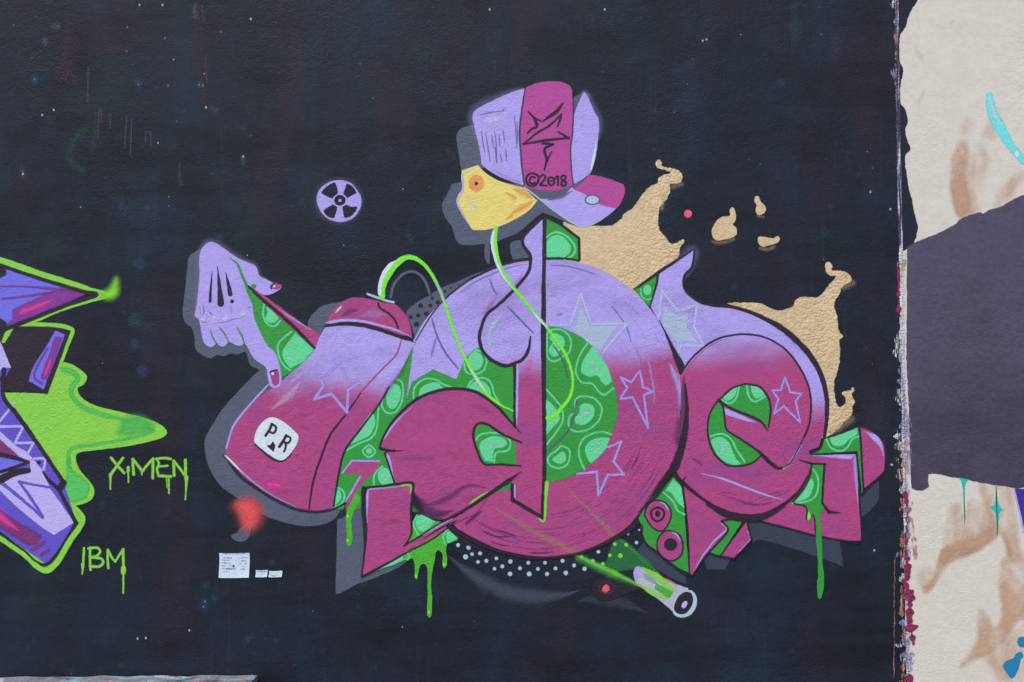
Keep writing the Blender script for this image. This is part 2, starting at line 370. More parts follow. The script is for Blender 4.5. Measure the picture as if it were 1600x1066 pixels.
M['spW'] = paint('white_speck_paint', (150, 160, 175), mott=.1)
M['spB'] = paint('blue_speck_paint', (70, 105, 150), mott=.1)
M['spR'] = paint('red_speck_paint', (140, 70, 84), mott=.1)
M['paperw'] = paint('notice_paper', (200, 212, 232), bump=.5, mott=.08)
M['ink'] = paint('notice_ink', (96, 104, 126), opac=.85, scratch=.5)

for k_ in list(M):
    m_ = M[k_]
    if m_['opac'] == 1 and not m_['scratch']:
        s_ = m_.copy(); s_.name = m_.name + '_solid'; t_ = s_.node_tree
        o_ = [n for n in t_.nodes if n.type == 'OUTPUT_MATERIAL'][0]; b_ = [n for n in t_.nodes if n.type == 'BSDF_PRINCIPLED'][0]
        t_.links.new(b_.outputs[0], o_.inputs[0]); m_['solid'] = s_.name
# ------------------------------------------------------------------ the paintings, back to front (photograph coordinates on the wall plane)
THINGS = {}
def cell(par, fr, path, ring, dots=(), wd=12.5, closed=False):
    g = Geo().poly(fr, path) if isinstance(path, str) else Geo().dot(fr, *path)
    k = 'cell%d' % len(JOBS)
    job(par, 'mint_blob', g, 'lgreen', k)
    if ring: line(k, 'blob_ring', fr, ring, wd, 'lgreen', closed=closed)
    for d in dots: job(k, 'pale_spot', Geo().dot(fr, d[0], d[1], d[2], d[2] * .75, -.5), 'spot')
# old stains and specks on the black wall
g = Geo()
for p, wd in (('105,25 108,60 104,130', 26), ('112,115 118,128', 16), ('314,0 310,60 322,170', 20), ('160,80 185,76 192,84', 10), ('95,100 98,132', 14)): g.line('Z', p, wd, soft=6, taper=(.2, .3))
job('wall', 'faded_stain', g, 'stR', kind='stuff')
g = Geo().line('Z', '135,200 112,225 110,250 130,268', 14, soft=8).line('Z', '150,175 145,240', 8, soft=6)
job('wall', 'faded_stain', g, 'stG', kind='stuff')
g = Geo()
for x, y, r in ((216, 130, 7), (54, 125, 6), (312, 132, 5), (218, 412, 8), (211, 500, 9), (210, 537, 7), (222, 580, 8), (320, 945, 8), (322, 915, 5), (425, 880, 4), (335, 935, 6), (342, 372, 5)): g.dot('Z', x, y, r, r * 1.3, soft=7)
job('wall', 'faded_stain', g, 'stB', kind='stuff')
g = Geo()
for x, y, r, q in ((88, 42, 7, 4), (70, 65, 4, 6), (35, 270, 3, 8), (380, 250, 3, 8), (305, 18, 4, 12)): g.dot('Z', x, y, r, q, soft=6)
for p in ('198,182 195,232', '206,186 204,245', '228,205 227,225', '235,205 236,228', '138,105 137,160', '158,170 158,190', '321,90 323,130', '281,255 281,290', '316,10 319,35', '155,170 153,215', '172,178 172,200'): g.line('Z', p, 1.6)
job('wall', 'faded_stain', g, 'stW', kind='stuff')
rs = random.Random(11)
for mt, fx, n in (('spW', ((218, 8), (254, 8), (84, 172), (322, 168), (392, 30), (228, 997), (66, 180), (36, 272), (380, 245), (1360, 300), (1391, 327), (1366, 860), (1104, 62), (1098, 64), (765, 15), (945, 15), (215, 998), (296, 985)), 20),
                  ('spB', ((216, 132), (54, 124), (311, 133), (317, 134), (320, 940), (318, 948)), 14), ('spR', ((258, 60), (263, 134), (199, 43), (345, 50), (198, 80)), 22)):
    g = Geo()
    for x, y in fx: g.dot('Z', x, y, 1.5, 2.0, soft=.8, w_=0)
    for i in range(n):
        x, y = rs.uniform(0, 1390), rs.choice((rs.uniform(0, 400), rs.uniform(0, 1060))); r = rs.uniform(.5, 1.15)
        g.dot('Z', x, y, r, r * rs.uniform(.8, 1.6), soft=.8, w_=0)
    job('wall', 'paint_speck', g, mt, kind='stuff')

# ---- gold flames
fill('wall', 'gold_flame', 'H2', '0,480! 45,488! 100,508 200,505 310,500 375,455 385,430 440,395 480,345 520,285 560,250 605,230 612,200 640,178 685,168 690,160 640,142 608,134 590,108 602,84 622,84 632,105 630,122 690,135 740,150 765,185 755,220 725,235 685,238 682,290 660,340 622,382 612,420 612,520 640,560 665,590 685,615 720,615 745,605 765,590 778,600 765,625 742,650 745,685! 700,800! 620,1000! 455,1000! 100,900! 20,735!', 'gold', 'fl1', 'large gold flame licking up between the cap and the middle of the lettering', rag=1.2)
fill('wall', 'gold_flame', 'H3', '60,335! 130,330 245,335 290,358 355,375 420,350 440,315 480,298 560,300 620,235 662,186 625,177 605,150 603,115 620,103 642,125 640,150 700,155 740,180 745,215 700,240 680,285 650,340 665,400 678,490 700,515 680,545 685,600 680,660 665,730 650,770 655,840 665,895 685,910 715,890 715,860 697,838 705,822 745,815 752,800 765,815 750,840 765,880 755,905 745,960 700,1000 660,1045 600,1090! 500,1066! 400,500! 200,420!', 'gold', 'fl2', 'tall gold flame behind the round right-hand letter', rag=1.2)
fill('wall', 'gold_flame', 'H4', '175,440 205,390 240,410 265,490 255,580 225,630 270,680 280,750 240,800 150,830 0,850 -50,815 -70,740 -60,680 0,580 80,525 185,505', 'gold', 'fl3', 'largest of the three small loose gold sparks', rag=.5)
fill('wall', 'gold_flame', 'H4', '520,300 540,240 575,235 595,270 605,310 660,360 685,410 660,460 600,495 555,480 540,420 555,360 535,335', 'gold', 'fl4', 'upright gold spark, highest of the three small ones', rag=.4)
fill('wall', 'gold_flame', 'H4', '570,860 580,805 640,795 720,815 790,825 820,800 860,795 875,830 850,880 780,905 700,925 650,940 590,905', 'gold', 'fl5', 'flat gold spark, lowest of the three small ones', rag=.4)
for par, items in (('fl3', (('H4', '-60,870 80,880 240,830', 60),)), ('fl5', (('H4', '600,960 700,975 800,940', 60),)), ('fl4', (('H4', '560,510 650,530', 40),)),
                   ('fl1', (('H2', '630,400 650,300', 34), ('H2', '700,255 760,235', 40))), ('fl2', (('H3', '700,250 760,220', 40), ('H3', '640,1055 750,975', 50), ('H3', '1130,470', 0)))):
    its = [i for i in items if i[2]]
    lines(par, 'gold_overspray', its, 'golddust', soft=5)

# ---- painted drop shadows and the dotted rim (slate)
fill('wall', 'painted_shadow', 'A', '150,580! 135,480 122,380 150,335 210,315! 260,320! 290,560!', 'grey', label='slate shadow block left of the cap')
fill('wall', 'painted_shadow', 'A', '780,300! 790,160! 850,123! 885,135! 900,300!', 'grey', label='small slate sliver between the cap panels')
fill('wall', 'painted_shadow', 'A', '150,640! 95,655! 70,710 40,770 55,840 95,900 130,990 200,1005 285,995! 285,1080 310,1110 312,1000! 400,965 480,930 560,860 620,815! 780,885! 860,900! 600,660! 300,640!', 'grey', label='slate shadow around the yellow head')
fill('wall', 'painted_shadow', 'G1', '815,-20! 735,-5 728,50 745,105! 860,115!', 'grey', label='slate shadow left of the tall pointed stem')
fill('wall', 'painted_shadow', 'B', '150,110! 90,145 60,180 50,250 40,370 25,480 25,560 45,600 80,625 100,690 105,760 150,800 200,820 240,800 290,805 330,790 380,795 425,780 445,840 460,870 500,885 520,910! 620,1000! 560,600! 200,100!', 'grey', 'sh_hand', 'slate shadow trailing around the skeletal hand')
fill('wall', 'painted_shadow', 'F', '450,-150! 330,-70 180,85 100,180 40,280 0,360 10,480 50,580 110,660 190,720 260,770 370,835 480,880 600,905 700,910 790,890 845,850! 900,760! 800,300!', 'grey', 'sh_can', 'broad slate shadow under the spray can')
fill('wall', 'painted_shadow', 'C', '85,525 130,440 200,395 320,375! 400,500! 160,640!', 'grey', label='slate shadow behind the shoulder of the spray can')
fill('wall', 'painted_shadow', 'G8', '110,460! 270,380! 420,600! 590,700! 500,765 360,830 250,868 130,930 100,937!', 'grey', label='slate shadow left of the leaning bar')
fill('wall', 'painted_shadow', 'G6', '405,700! 430,778! 540,780! 590,700! 430,670!', 'dgrey', label='small slate shadow below the two shards')
fill('wall', 'painted_shadow', 'Z', '1166,808! 1275,836! 1312,843! 1318,886! 1272,868 1192,844 1176,848! 1172,845!', 'dgrey', label='slate shadow under the foot of the right letter')
fill('wall', 'painted_shadow', 'G7', '670,545! 795,455! 792,580! 730,655 680,690!', 'dgrey', label='slate shadow under the rounded tail')
fill('wall', 'painted_shadow', 'G6', '-40,480! 5,480! 60,620 110,665 200,735 295,795! 295,870! 200,835 100,770 20,700 -60,600!', 'dgrey', label='dark slate shadow beside the two washers')
# dotted rim left
fill('wall', 'dotted_rim', 'G1', '60,445 120,385 200,340 290,285 380,250 480,205 570,175! 600,250! 200,700! 120,620! 90,520', 'grey', 'rimL', 'slate rim with black dots on the upper left of the record')
spots('rimL', 'black_dot', 'G1', [(153, 402, 15), (228, 354, 10), (215, 400, 12), (262, 380, 13), (190, 453, 16), (138, 463, 13), (90, 473, 13), (127, 520, 16), (308, 309, 9), (345, 286, 6), (395, 268, 5)], 'black')
# dotted rim below
fill('wall', 'dotted_rim', 'Z', '690,830! 716,864 745,886 780,902 825,912 870,913 915,906 950,893 985,870 1012,838! 1000,790! 760,800!', 'cut', 'rimB', 'black rim with pale dots under the record')
line('rimB', 'rim_mist', 'H5', '70,270 200,375 340,460 480,520 640,540 800,535 930,500', '40 110 120 120 60', 'mist', soft=6, taper=(.3, .3))
line('rimB', 'rim_mist', 'H6', '10,800 200,770 500,820 760,930', '110 160 130 60', 'mist', soft=6, taper=(.3, .3), alpha=.6)
fill('wall', 'laser_hole', 'H6', '160,680 175,600 250,550 360,530 500,540 680,640 620,690 480,740 330,790 220,770', 'black', 'hole', 'black smudged ring around a coral dot below the record', soft=4)
line('hole', 'ring_mark', 'H6', '240,640 290,590 370,610 395,660 350,710 290,720 250,690', 7, 'mist', soft=3, closed=True)
job('hole', 'red_dot', Geo().poly('H6', '275,690 285,640 312,620 345,645 350,680 320,705', soft=2.2), 'red')
g = None
for x, y, r in ((146, 212, 13), (214, 228, 15), (194, 288, 17), (236, 270, 12), (288, 265, 13), (274, 320, 12), (328, 314, 13), (393, 298, 12), (380, 364, 11), (430, 349, 13), (482, 318, 14), (480, 396, 15), (543, 360, 12), (596, 326, 13), (603, 398, 16), (658, 366, 12), (703, 326, 12), (716, 398, 14), (770, 362, 13), (816, 313, 13), (837, 390, 15), (890, 343, 13), (957, 364, 14), (1045, 255, 12)):
    job('rimB', 'pale_dot', Geo().dot('H5', x, y, r * .95, soft=1.4), 'lilm' if 0 else 'pale')
fill('wall', 'laser_beam', 'H6', '415,130! 480,150! 620,280 790,480! 700,450! 450,480! 300,420! 380,200!', 'beam', 'beam1', 'green see-through light beam fanning up from the tube', soft=4, alpha=.7)
line('beam1', 'beam_edge', 'H6', '430,130 620,290 800,460 900,560', '30 60 60 30', 'beam', soft=4, taper=(.1, .1))
fill('beam1', 'beam_edge', 'H6', '-10,285! 100,330! 420,500! 690,640! 600,625! 350,545! 0,370!', 'beam', soft=5)
line('beam1', 'beam_core', 'H6', '0,320 200,410 420,510', '30 60 70', 'beaml', soft=4)
line('beam1', 'beam_core', 'H6', '380,490 520,560 690,650', '60 40 24', 'beaml', soft=4)
for x, y, r in ((57, 336, 18), (173, 376, 20), (279, 408, 20), (350, 318, 19), (461, 323, 24), (404, 200, 19), (522, 210, 20)): job('beam1', 'lime_dot', Geo().dot('H6', x, y, r, soft=1.4), 'lime')
for x, y, r in ((538, 94, 17), (631, 186, 18), (657, 55, 10)): job('rimB', 'pale_dot', Geo().dot('H6', x, y, r, soft=1.4), 'pale')

# ---- record disc
fill('wall', 'painted_record', 'Z', '853,405 905,411 950,428 986,453 1015,482 1040,522 1058,570 1066,620 1064,670 1052,718 1030,765 1000,805 960,838 915,860 870,869 826,868 780,858 745,843 715,826! 690,800! 640,700! 631,600! 637,555 649,526 671,492 717,448 766,419 810,408', 'disc', 'disc', 'large record disc fading from lilac to magenta in the middle of the lettering', w_=.3)
lines('disc', 'pale_groove', [('G2', '60,215 200,240 330,290 470,350 560,430', 5), ('G2', '620,620 640,700 650,800', 14), ('G2', '690,700 720,800 740,940', 20), ('G2', '520,650 570,730 605,800', 14), ('G2', '740,560 790,660 800,780', 8), ('G4', '720,0 745,120 745,220', 16), ('G2', '660,560 700,640', 10)], 'lilm', soft=4, taper=(.4, .5), alpha=.7)
line('disc', 'edge_streak', 'G4', '840,-60 885,40 910,140 905,260 915,340', '30 50 40 26 10', 'lilm', soft=5, taper=(.2, .5))
lines('disc', 'grey_groove', [('G1', '370,340 500,250 620,195 740,150 850,135', 14), ('G2', '60,140 200,150 340,190 400,215', 14), ('G2', '110,465 170,450', 16), ('G1', '220,740 240,650 255,590', 20), ('G1', '390,330 500,270', 8)], 'gmark', soft=4, taper=(.3, .3), alpha=.55)
line('disc', 'edge_streak', 'G1', '70,990 48,880 60,770 110,650 150,570', '14 40 46 40 12', 'whitem', soft=4, taper=(.1, .4), alpha=.6)
line('disc', 'edge_streak', 'G1', '640,350 600,400 545,470', '26 40 20', 'pinkm', soft=6, taper=(.3, .3), alpha=.5)
line('disc', 'edge_streak', 'G1', '800,180 790,230 740,290', '24 40 20', 'pinkm', soft=6, taper=(.3, .3), alpha=.4)
# concentric dry brush arcs
rs = random.Random(5); g = Geo(); g2 = Geo(); g3 = Geo()
for i in range(95):
    a = math.radians(rs.choice((rs.uniform(18, 75), rs.uniform(60, 128)))); R0 = rs.uniform(.70, .985)
    if math.degrees(a) > 75: R0 = rs.uniform(.80, .98)
    ln = math.radians(rs.uniform(5, 20)); pts = []
    for k in range(6):
        t = a + ln * k / 5; pts.append((848 + 219 * R0 * math.cos(t), 636 + 233 * R0 * math.sin(t), False))
    if min(p[0] for p in pts) < 742: continue
    (g if i % 4 else g2).line('Z', pts, rs.uniform(.8, 2.6), taper=(.4, .4), alpha=rs.uniform(.35, .9))
for i in range(60):
    a = math.radians(rs.uniform(-95, 15)); R0 = rs.uniform(.6, .98); ln = math.radians(rs.uniform(6, 24))
    pts = [(848 + 219 * R0 * math.cos(a + ln * k / 5), 636 + 233 * R0 * math.sin(a + ln * k / 5), False) for k in range(6)]
    g3.line('Z', pts, rs.uniform(.7, 2.2), taper=(.4, .4), alpha=rs.uniform(.15, .45))
job('disc', 'dark_groove', g, 'scr', kind='stuff'); job('disc', 'light_groove', g2, 'scrl', kind='stuff'); job('disc', 'light_groove', g3, 'scrl', kind='stuff')
lines('disc', 'grey_groove', [('G2', '470,400 560,520 600,640', 5), ('H5', '190,85 300,-10', 22), ('H5', '600,262 700,262 760,255', 12), ('H5', '300,120 400,160 500,150', 12), ('H5', '350,190 430,212 480,215', 9), ('H5', '390,115 520,150', 10)], 'darkm', taper=(.2, .3), alpha=.7)
lines('disc', 'beam_on_record', [('G3', '680,860 800,930 1000,1050 1240,1170', '8 30 48 56'), ('G4', '150,715 300,860 450,1010 500,1080', '8 22 34 40')], 'beamy', soft=6, taper=(.1, 0), alpha=.75)
# disc stars
fill('disc', 'silver_star', 'G2', '275,400! 335,530! 510,530! 400,690! 320,640! 240,565! 220,550! 245,530!', 'starf', 'st1')
line('st1', 'star_outline', 'G2', '90,525 210,525 275,325 345,520 575,515 420,700', 15, 'starp', sharp=True)
line('disc', 'star_outline', 'G4', '655,0 675,100 735,133 680,155 708,365 608,168 530,178 575,105 530,40 600,70', 14, 'starl', closed=True, sharp=True)
line('disc', 'star_outline', 'G4', '450,487 535,453 487,580 553,662 450,665 390,795 380,645 255,658', 15, 'starl', sharp=True)
# ---- green ground between can and record
fill('wall', 'green_ground', 'Z', '646,540! 634.6,626! 644,597! 677,577.5! 713,593! 727,560! 742,546 750,543! 770,560! 806,560! 808,640! 812,760! 650,800! 600,795! 575,788! 556,797! 515,795! 508,760! 560,640! 620,545!', 'green', 'gg', 'leaf green ground between the spray can and the record')
cell('gg', 'G1', '500,690 545,720 552,770 520,812 462,808 448,770 460,725', '500,680 555,705 575,760 555,815 500,840 445,825 432,770', [(492, 732, 8), (500, 768, 9)])
cell('gg', 'G1', '140,1010! 148,940 200,900 260,893 300,930 345,942! 340,990!', '108,1015 112,930 170,875 240,872 290,900 350,925', [(222, 938, 9)])
cell('gg', 'G1', '455,935 480,900 540,880 590,920 605,980 600,1030! 450,1000!', '450,930 478,885 545,862 600,890 622,960 660,1030', [(560, 915, 8)])
cell('gg', 'C', '640,900 680,930 678,1000 640,1060 600,1050 590,980 610,920', '640,868 690,895 692,1000 650,1080 590,1085 560,1030 580,950', [(645, 970, 11), (630, 1020, 13)])
cell('gg', 'F', '1060,180 1092,230 1080,290 1040,340 915,392! 950,310!', '1112,150 1100,290 1060,350 980,385 900,430', [(1040, 240, 12), (1030, 290, 16)])
cell('gg', 'F', (1052, 430, 20), '1052,390 1092,430 1052,470 1012,430', [(1052, 430, 10)], closed=True, wd=13)
cell('gg', 'G8', '375,150 410,125 440,140! 480,222! 400,238! 370,200', '400,120 350,165 345,235', [(420, 203, 13)])
cell('gg', 'G8', '92,285 128,270 138,320 120,350 85,370!', '100,252 145,270 157,320 130,365 85,378', [])
line('gg', 'green_drip', 'G8', '215,330 190,420 185,480 190,560 186,612', '90 50 34 36 34', 'drip')
for x, y in ((176, 436), (176, 592)): job('gg', 'drip_glint', Geo().dot('G8', x, y, 7, 12), 'neon')
fill('gg', 'seven_shard', 'G8', '145,165! 205,82! 380,88! 345,165 300,195 240,270 195,350 152,425! 165,360 210,260 268,170!', 'pink', 'seven')
line('seven', 'lilac_edge', 'G8', '145,158 205,82 380,84', 11, 'lilac', sharp=True)
line('seven', 'lilac_edge', 'G8', '262,178 205,275 163,350', 11, 'lilac', taper=(.1, .3))
line('seven', 'black_outline', 'G8', '128,450 150,430 163,350', 12, 'black', taper=(.1, .5), alpha=.8)

# ---- spray can
fill('wall', 'spray_can', 'Z', '508,512! 499,526 484,548 470,565 451,586 431,603 405,621 378.5,646 361.5,673 352,702! 357,718 376,741 400,759 430,778 456.6,790 481,797 500,798 520,792! 522,771 530,732 539.5,702 559,673 580,644 600,619.5 620,590 634,565 643,545 651,538! 616,520 592,514 567,510 533,508', 'can', 'can', 'tilted spray can fading lilac to magenta at the left of the lettering')
line('can', 'highlight', 'C', '330,575 200,700 90,800 -40,905', '10 30 36 50', 'palem', soft=6, taper=(.3, .3))
line('can', 'highlight', 'F', '620,-20 540,70 420,170', '40 60 30', 'palem', soft=7, taper=(.3, .4))
lines('can', 'purple_smudge', [('F', '540,240 620,200 700,190', 40), ('F', '470,200 560,170', 24), ('F', '600,270 680,290', 36), ('F', '380,520 460,540', 20), ('F', '450,700 560,690', 30), ('C', '340,745 430,725', 18)], 'darkm', soft=7, taper=(.4, .4), alpha=.16)
job('can', 'pink_glow', Geo().line('F', '405,640 450,645 480,655', '50 80 50', soft=6), 'hot')
line('can', 'seam_line', 'C', '690,605 655,710 580,790 490,885 400,985', 7, 'crim', taper=(.1, .2))
line('can', 'black_outline', 'F', '1000,60 900,200 800,335 735,500 692,640 668,803', '5 10 13 13 12 9', 'black')
line('can', 'black_outline', 'F', '1180,20 1120,125 1000,285 900,425 862,560 838,700 825,785', '8 9 11 12 12 12 10', 'black')
line('can', 'black_outline', 'F', '118,455 230,590 340,672 450,742 560,795 660,817 740,818 820,802 905,762', '8 24 20 16 16 16 14 12 10', 'black', taper=(.15, 0))
line('can', 'lilac_edge', 'F', '425,-10 330,88 240,190 175,290 140,410', 12, 'lilac', taper=(.1, 0))
line('can', 'highlight', 'F', '130,455 200,525 250,580', '10 14 6', 'white', taper=(.1, .4))
line('can', 'lilac_edge', 'F', '240,565 340,650 450,723 590,790', '10 9 7 4', 'lilm', taper=(0, .5))
line('can', 'edge_shade', 'C', '745,690 700,800 600,940 520,1066', '10 40 40 20', 'darkm', soft=7, alpha=.35, taper=(.3, .3))
line('can', 'star_outline', 'C', '290,760 330,865 415,895 345,940 338,1085 238,965 130,1000 190,910 150,855 215,840', 18, 'starl', closed=True, sharp=True)
# dome and rim
fill('can', 'can_dome', 'C', '215,510! 235,450 290,390 350,355 410,347 480,358 560,372 630,385 690,430 735,500 752,600! 680,590! 560,550 420,520 300,512', 'pink', 'dome')
line('dome', 'lilac_smudge', 'C', '410,470 500,450 600,460', '30 60 40', 'lilm', soft=8, taper=(.4, .4), alpha=.45)
line('dome', 'dark_smudge', 'C', '300,470 350,440 420,425', '30 50 30', 'darkm', soft=8, taper=(.4, .4), alpha=.5)
line('dome', 'rosy_smudge', 'C', '350,420 440,390', '30 50', 'hot', soft=8, taper=(.3, .3), alpha=.35)
line('dome', 'highlight', 'C', '262,447 305,402', 12, 'whitem', taper=(.3, .3))
line('dome', 'seam_line', 'C', '538,385 545,412 600,448 643,492 665,545', 11, 'black')
line('can', 'can_rim', 'C', '185,532 300,516 430,524 560,558 680,602 778,638', '16 26 26 26 22 6', 'black', taper=(.05, .12))
line('can', 'rim_highlight', 'C', '198,512 320,494 430,500 560,530 680,568 755,605', '20 18 16 15 13 6', 'lilac', taper=(.06, .15))
line('can', 'nozzle_ring', 'C', '468,330 550,362 632,382', '14 24 18', 'black')
line('can', 'nozzle_ring', 'C', '468,325 550,356 634,380', '13 14 16', 'pale')
# stream shadow
line('wall', 'stream_shadow', 'C', '618,345 640,265 690,205 750,183 810,208 848,265 868,330', 18, 'grey', label='thin slate arc echoing the green spurt over the can')
line('disc', 'stream_shadow', 'C', '880,480 912,590 960,690 1010,755 1055,812', 10, 'gmark', taper=(.1, .1))

# ---- green parts right of the stem: label of the record
fill('disc', 'green_label', 'G2', '40,535! 90,533 150,542 230,575 310,625 380,700 440,790 480,870 503,960 511,1050 508,1110 490,1180 465,1240 430,1300 360,1390 270,1462 170,1512 60,1532 40,1532!', 'green', 'lab')
cell('lab', 'G2', '80,590 110,575 160,600 175,650 140,690 130,720 95,725 70,690 82,660 95,640 75,610', '60,590 75,562 130,552 190,580 215,640 200,700 160,725 130,750 90,755 60,720 62,660', [(150, 640, 10), (105, 685, 10)], closed=True)
cell('lab', 'G2', '350,662! 400,720 450,800 475,885! 440,912 410,890 385,850 330,855 280,830 285,770 310,720', '325,635 270,720 245,820 280,890 350,900 390,950 430,970 485,930', [(350, 765, 17), (378, 808, 17)])
cell('lab', 'G4', '300,205 355,220 365,270 340,315 290,345 245,335 235,300 265,270 270,225', '310,160 370,180 410,240 390,320 320,375 240,385 200,350 205,290 240,260 240,190 270,165', [(310, 270, 21), (277, 320, 15)], closed=True)
cell('lab', 'G4', '440,425! 463,430! 440,490 400,540 340,592! 310,540 308,480 360,435', '472,405 400,388 310,420 268,480 270,560 300,628', [(388, 460, 16), (375, 512, 16)])
cell('lab', 'G4', '150,515 175,525 182,570 145,595 110,585 92,560 115,545 130,535', '150,478 200,500 205,560 180,605 130,622 80,600 65,560 90,530 120,510', [(148, 560, 12)], closed=True)
cell('lab', 'G4', '40,175! 80,200 130,260 140,310 100,360 45,420!', '45,105 110,180 155,240 160,320 120,390 50,480', [(78, 258, 15), (103, 315, 15)])
line('lab', 'stream_shadow', 'G2', '95,650 160,750 198,870', 10, 'gmark', taper=(.1, .2))
line('lab', 'stream_shadow', 'G4', '250,185 235,275 195,385 120,462 70,505', 10, 'gmark')

# ---- tall stem and teardrop of the middle letter
fill('wall', 'green_block', 'A', '620,840! 722,888! 826,968! 826,1090! 625,1090!', 'green', 'gtop', 'green faceted block beside the tip of the tall stem')
cell('gtop', 'A', '640,985 690,945 740,960 778,1010 770,1050 730,1082! 645,1082!', '640,958 690,930 750,950 802,1010 792,1060 740,1088', [(745, 1045, 9)])
line('gtop', 'black_outline', 'A', '622,836 722,885 826,965 828,1088', 14, 'black', sharp=True)
line('gtop', 'black_outline', 'G2', '45,98 170,98 265,112', 12, 'black')
fill('wall', 'letter_stem', 'Z', '850,339! 831,357 818,372 818,384 827,396 829,407 825,426 805,451 778,478 761,492 752,512 749,529 754,548 769,563 788,571 804,568! 804,640! 805,673! 806,695! 805,726! 800,756! 801,780! 846,807! 850,726! 850,624! 848,526! 849,404!', 'stem', 'stem', 'tall knife-like stem with a teardrop loop, lilac above and magenta below')
line('stem', 'highlight', 'G1', '690,440 620,520 590,600 610,720', '20 50 50 20', 'starp', soft=5, taper=(.3, .3), alpha=.9)
line('stem', 'stream_shadow', 'G1', '705,400 790,490 882,582', 10, 'gmark', taper=(.2, .2))
line('stem', 'stream_shadow', 'G1', '595,230 615,290 645,335', 10, 'gmark', taper=(.2, .2), alpha=.8)
line('stem', 'pink_haze', 'G1', '870,720 840,820 850,900', '40 60 40', 'hot', soft=8, taper=(.3, .3), alpha=.22)
line('stem', 'black_outline', 'Z', '851,337 831,356 818,371 818,384 827,396 829,407 825,426 805,451 778,477 761,491 752,511 749,529 754,548 769,563 788,571.5 804,568 818,560 826,545 829,526', '4.5 4 4 4.5 4.8 4.8 4.8 4.8 4.8 4.8 4.8 5 5 5 5.5 5 5 5 2', 'black')
line('stem', 'black_outline', 'Z', '851,337 850,404 849,526 850,624 850.5,726 848,806', '6 5.5 8 6.2 6 6', 'black')
line('stem', 'black_outline', 'Z', '848,809 801,781 800,757', '5 5.5 5', 'black', sharp=True)
line('stem', 'black_outline', 'Z', '804,568 804.5,620 804,665', 4.6, 'black')
line('stem', 'black_outline', 'Z', '807,690 805.5,710 805,729', 3.2, 'black')
line('stem', 'highlight', 'Z', '809,570 808,620 807.5,664', 3.6, 'lilac', taper=(0, .2))
line('stem', 'highlight', 'Z', '808.5,694 807.5,724', 2.4, 'lilac')
line('stem', 'highlight', 'G3', '838,720 838,810', 11, 'lilac', taper=(.3, .1))
line('stem', 'lime_edge', 'G4', '58,716 52,820 42,960 8,945', '26 18 16 8', 'lime')

# ---- round bowl of the middle letter
fill('wall', 'letter_bowl', 'G3', '-25,487! -12,440 50,338 120,258 220,178 330,133 440,116 560,128 660,178 760,268 840,360! 885,400! 890,458! 885,605! 885,655! 830,700 700,772 560,852 450,912 370,950 290,932 200,882! 182,722! 65,720! 10,530! 0,502!', 'pink', 'bowl', 'round magenta bowl leaning on the foot of the stem')
line('bowl', 'dark_smudge', 'G3', '200,800 250,890 340,920 450,890', '90 110 90 40', 'darkm', soft=9, taper=(.15, .4), alpha=.95)
line('bowl', 'black_corner', 'G3', '180,740 195,830 260,910', '30 70 30', 'black', soft=7, taper=(.3, .3), alpha=.9)
line('bowl', 'grey_arc', 'G3', '250,860 350,840 440,795 500,750 570,733 690,758', '50 60 50 34 30 14', 'darkm', soft=6, taper=(.3, .3), alpha=.55)
lines('bowl', 'dark_smudge', [('G3', '540,210 640,240 720,300', '30 60 30'), ('G3', '50,560 200,560 330,560', '20 50 30'), ('G3', '330,650 450,680', '30 50'), ('G3', '400,500 470,560', 30), ('G3', '500,830 620,790', '60 30')], 'darkm', soft=9, taper=(.4, .4), alpha=.16)
fill('bowl', 'green_counter', 'G3', '618,342 588,368 580,425 600,500 640,592! 845,602! 845,462! 740,400 670,352', 'green', 'ctr')
cell('ctr', 'G3', '640,440 700,415 770,430 788,465 760,490 712,495 700,540 700,582! 645,572! 612,500 615,460', '590,440 620,405 700,395 780,410 810,460 790,510 720,522 706,588', [(685, 480, 17), (742, 462, 13)], wd=13)
line('ctr', 'black_outline', 'G3', '882,458 820,432 740,392 670,345 618,332 585,355 573,420 595,505 642,592 740,598 875,606', '8 14 15 15 15 15 14 13 12 13 9', 'black')
line('bowl', 'black_outline', 'G3', '-28,490 -8,430 50,332 120,252 220,174 330,129 440,112 560,124 660,174 760,263 835,352 880,400', '12 14 16 17 18 19 19 19 19 18 14 6', 'black', taper=(0, .05))
line('bowl', 'lilac_edge', 'G3', '0,440 50,360 120,282 180,230', '12 12 10 6', 'lilac', taper=(.1, .5))
line('bowl', 'black_outline', 'G3', '-25,495 60,513 130,505', '14 14 4', 'black', taper=(0, .5))
line('bowl', 'lilac_edge', 'G3', '22,530 42,610 66,700', '22 20 8', 'lilac', taper=(.1, .4))
line('bowl', 'black_outline', 'G3', '70,505 8,520 12,545 40,630 68,718', '8 10 10 10 11', 'black')
line('bowl', 'lime_edge', 'G3', '545,850 600,812 668,772', '12 12 8', 'lime', taper=(.2, .2))

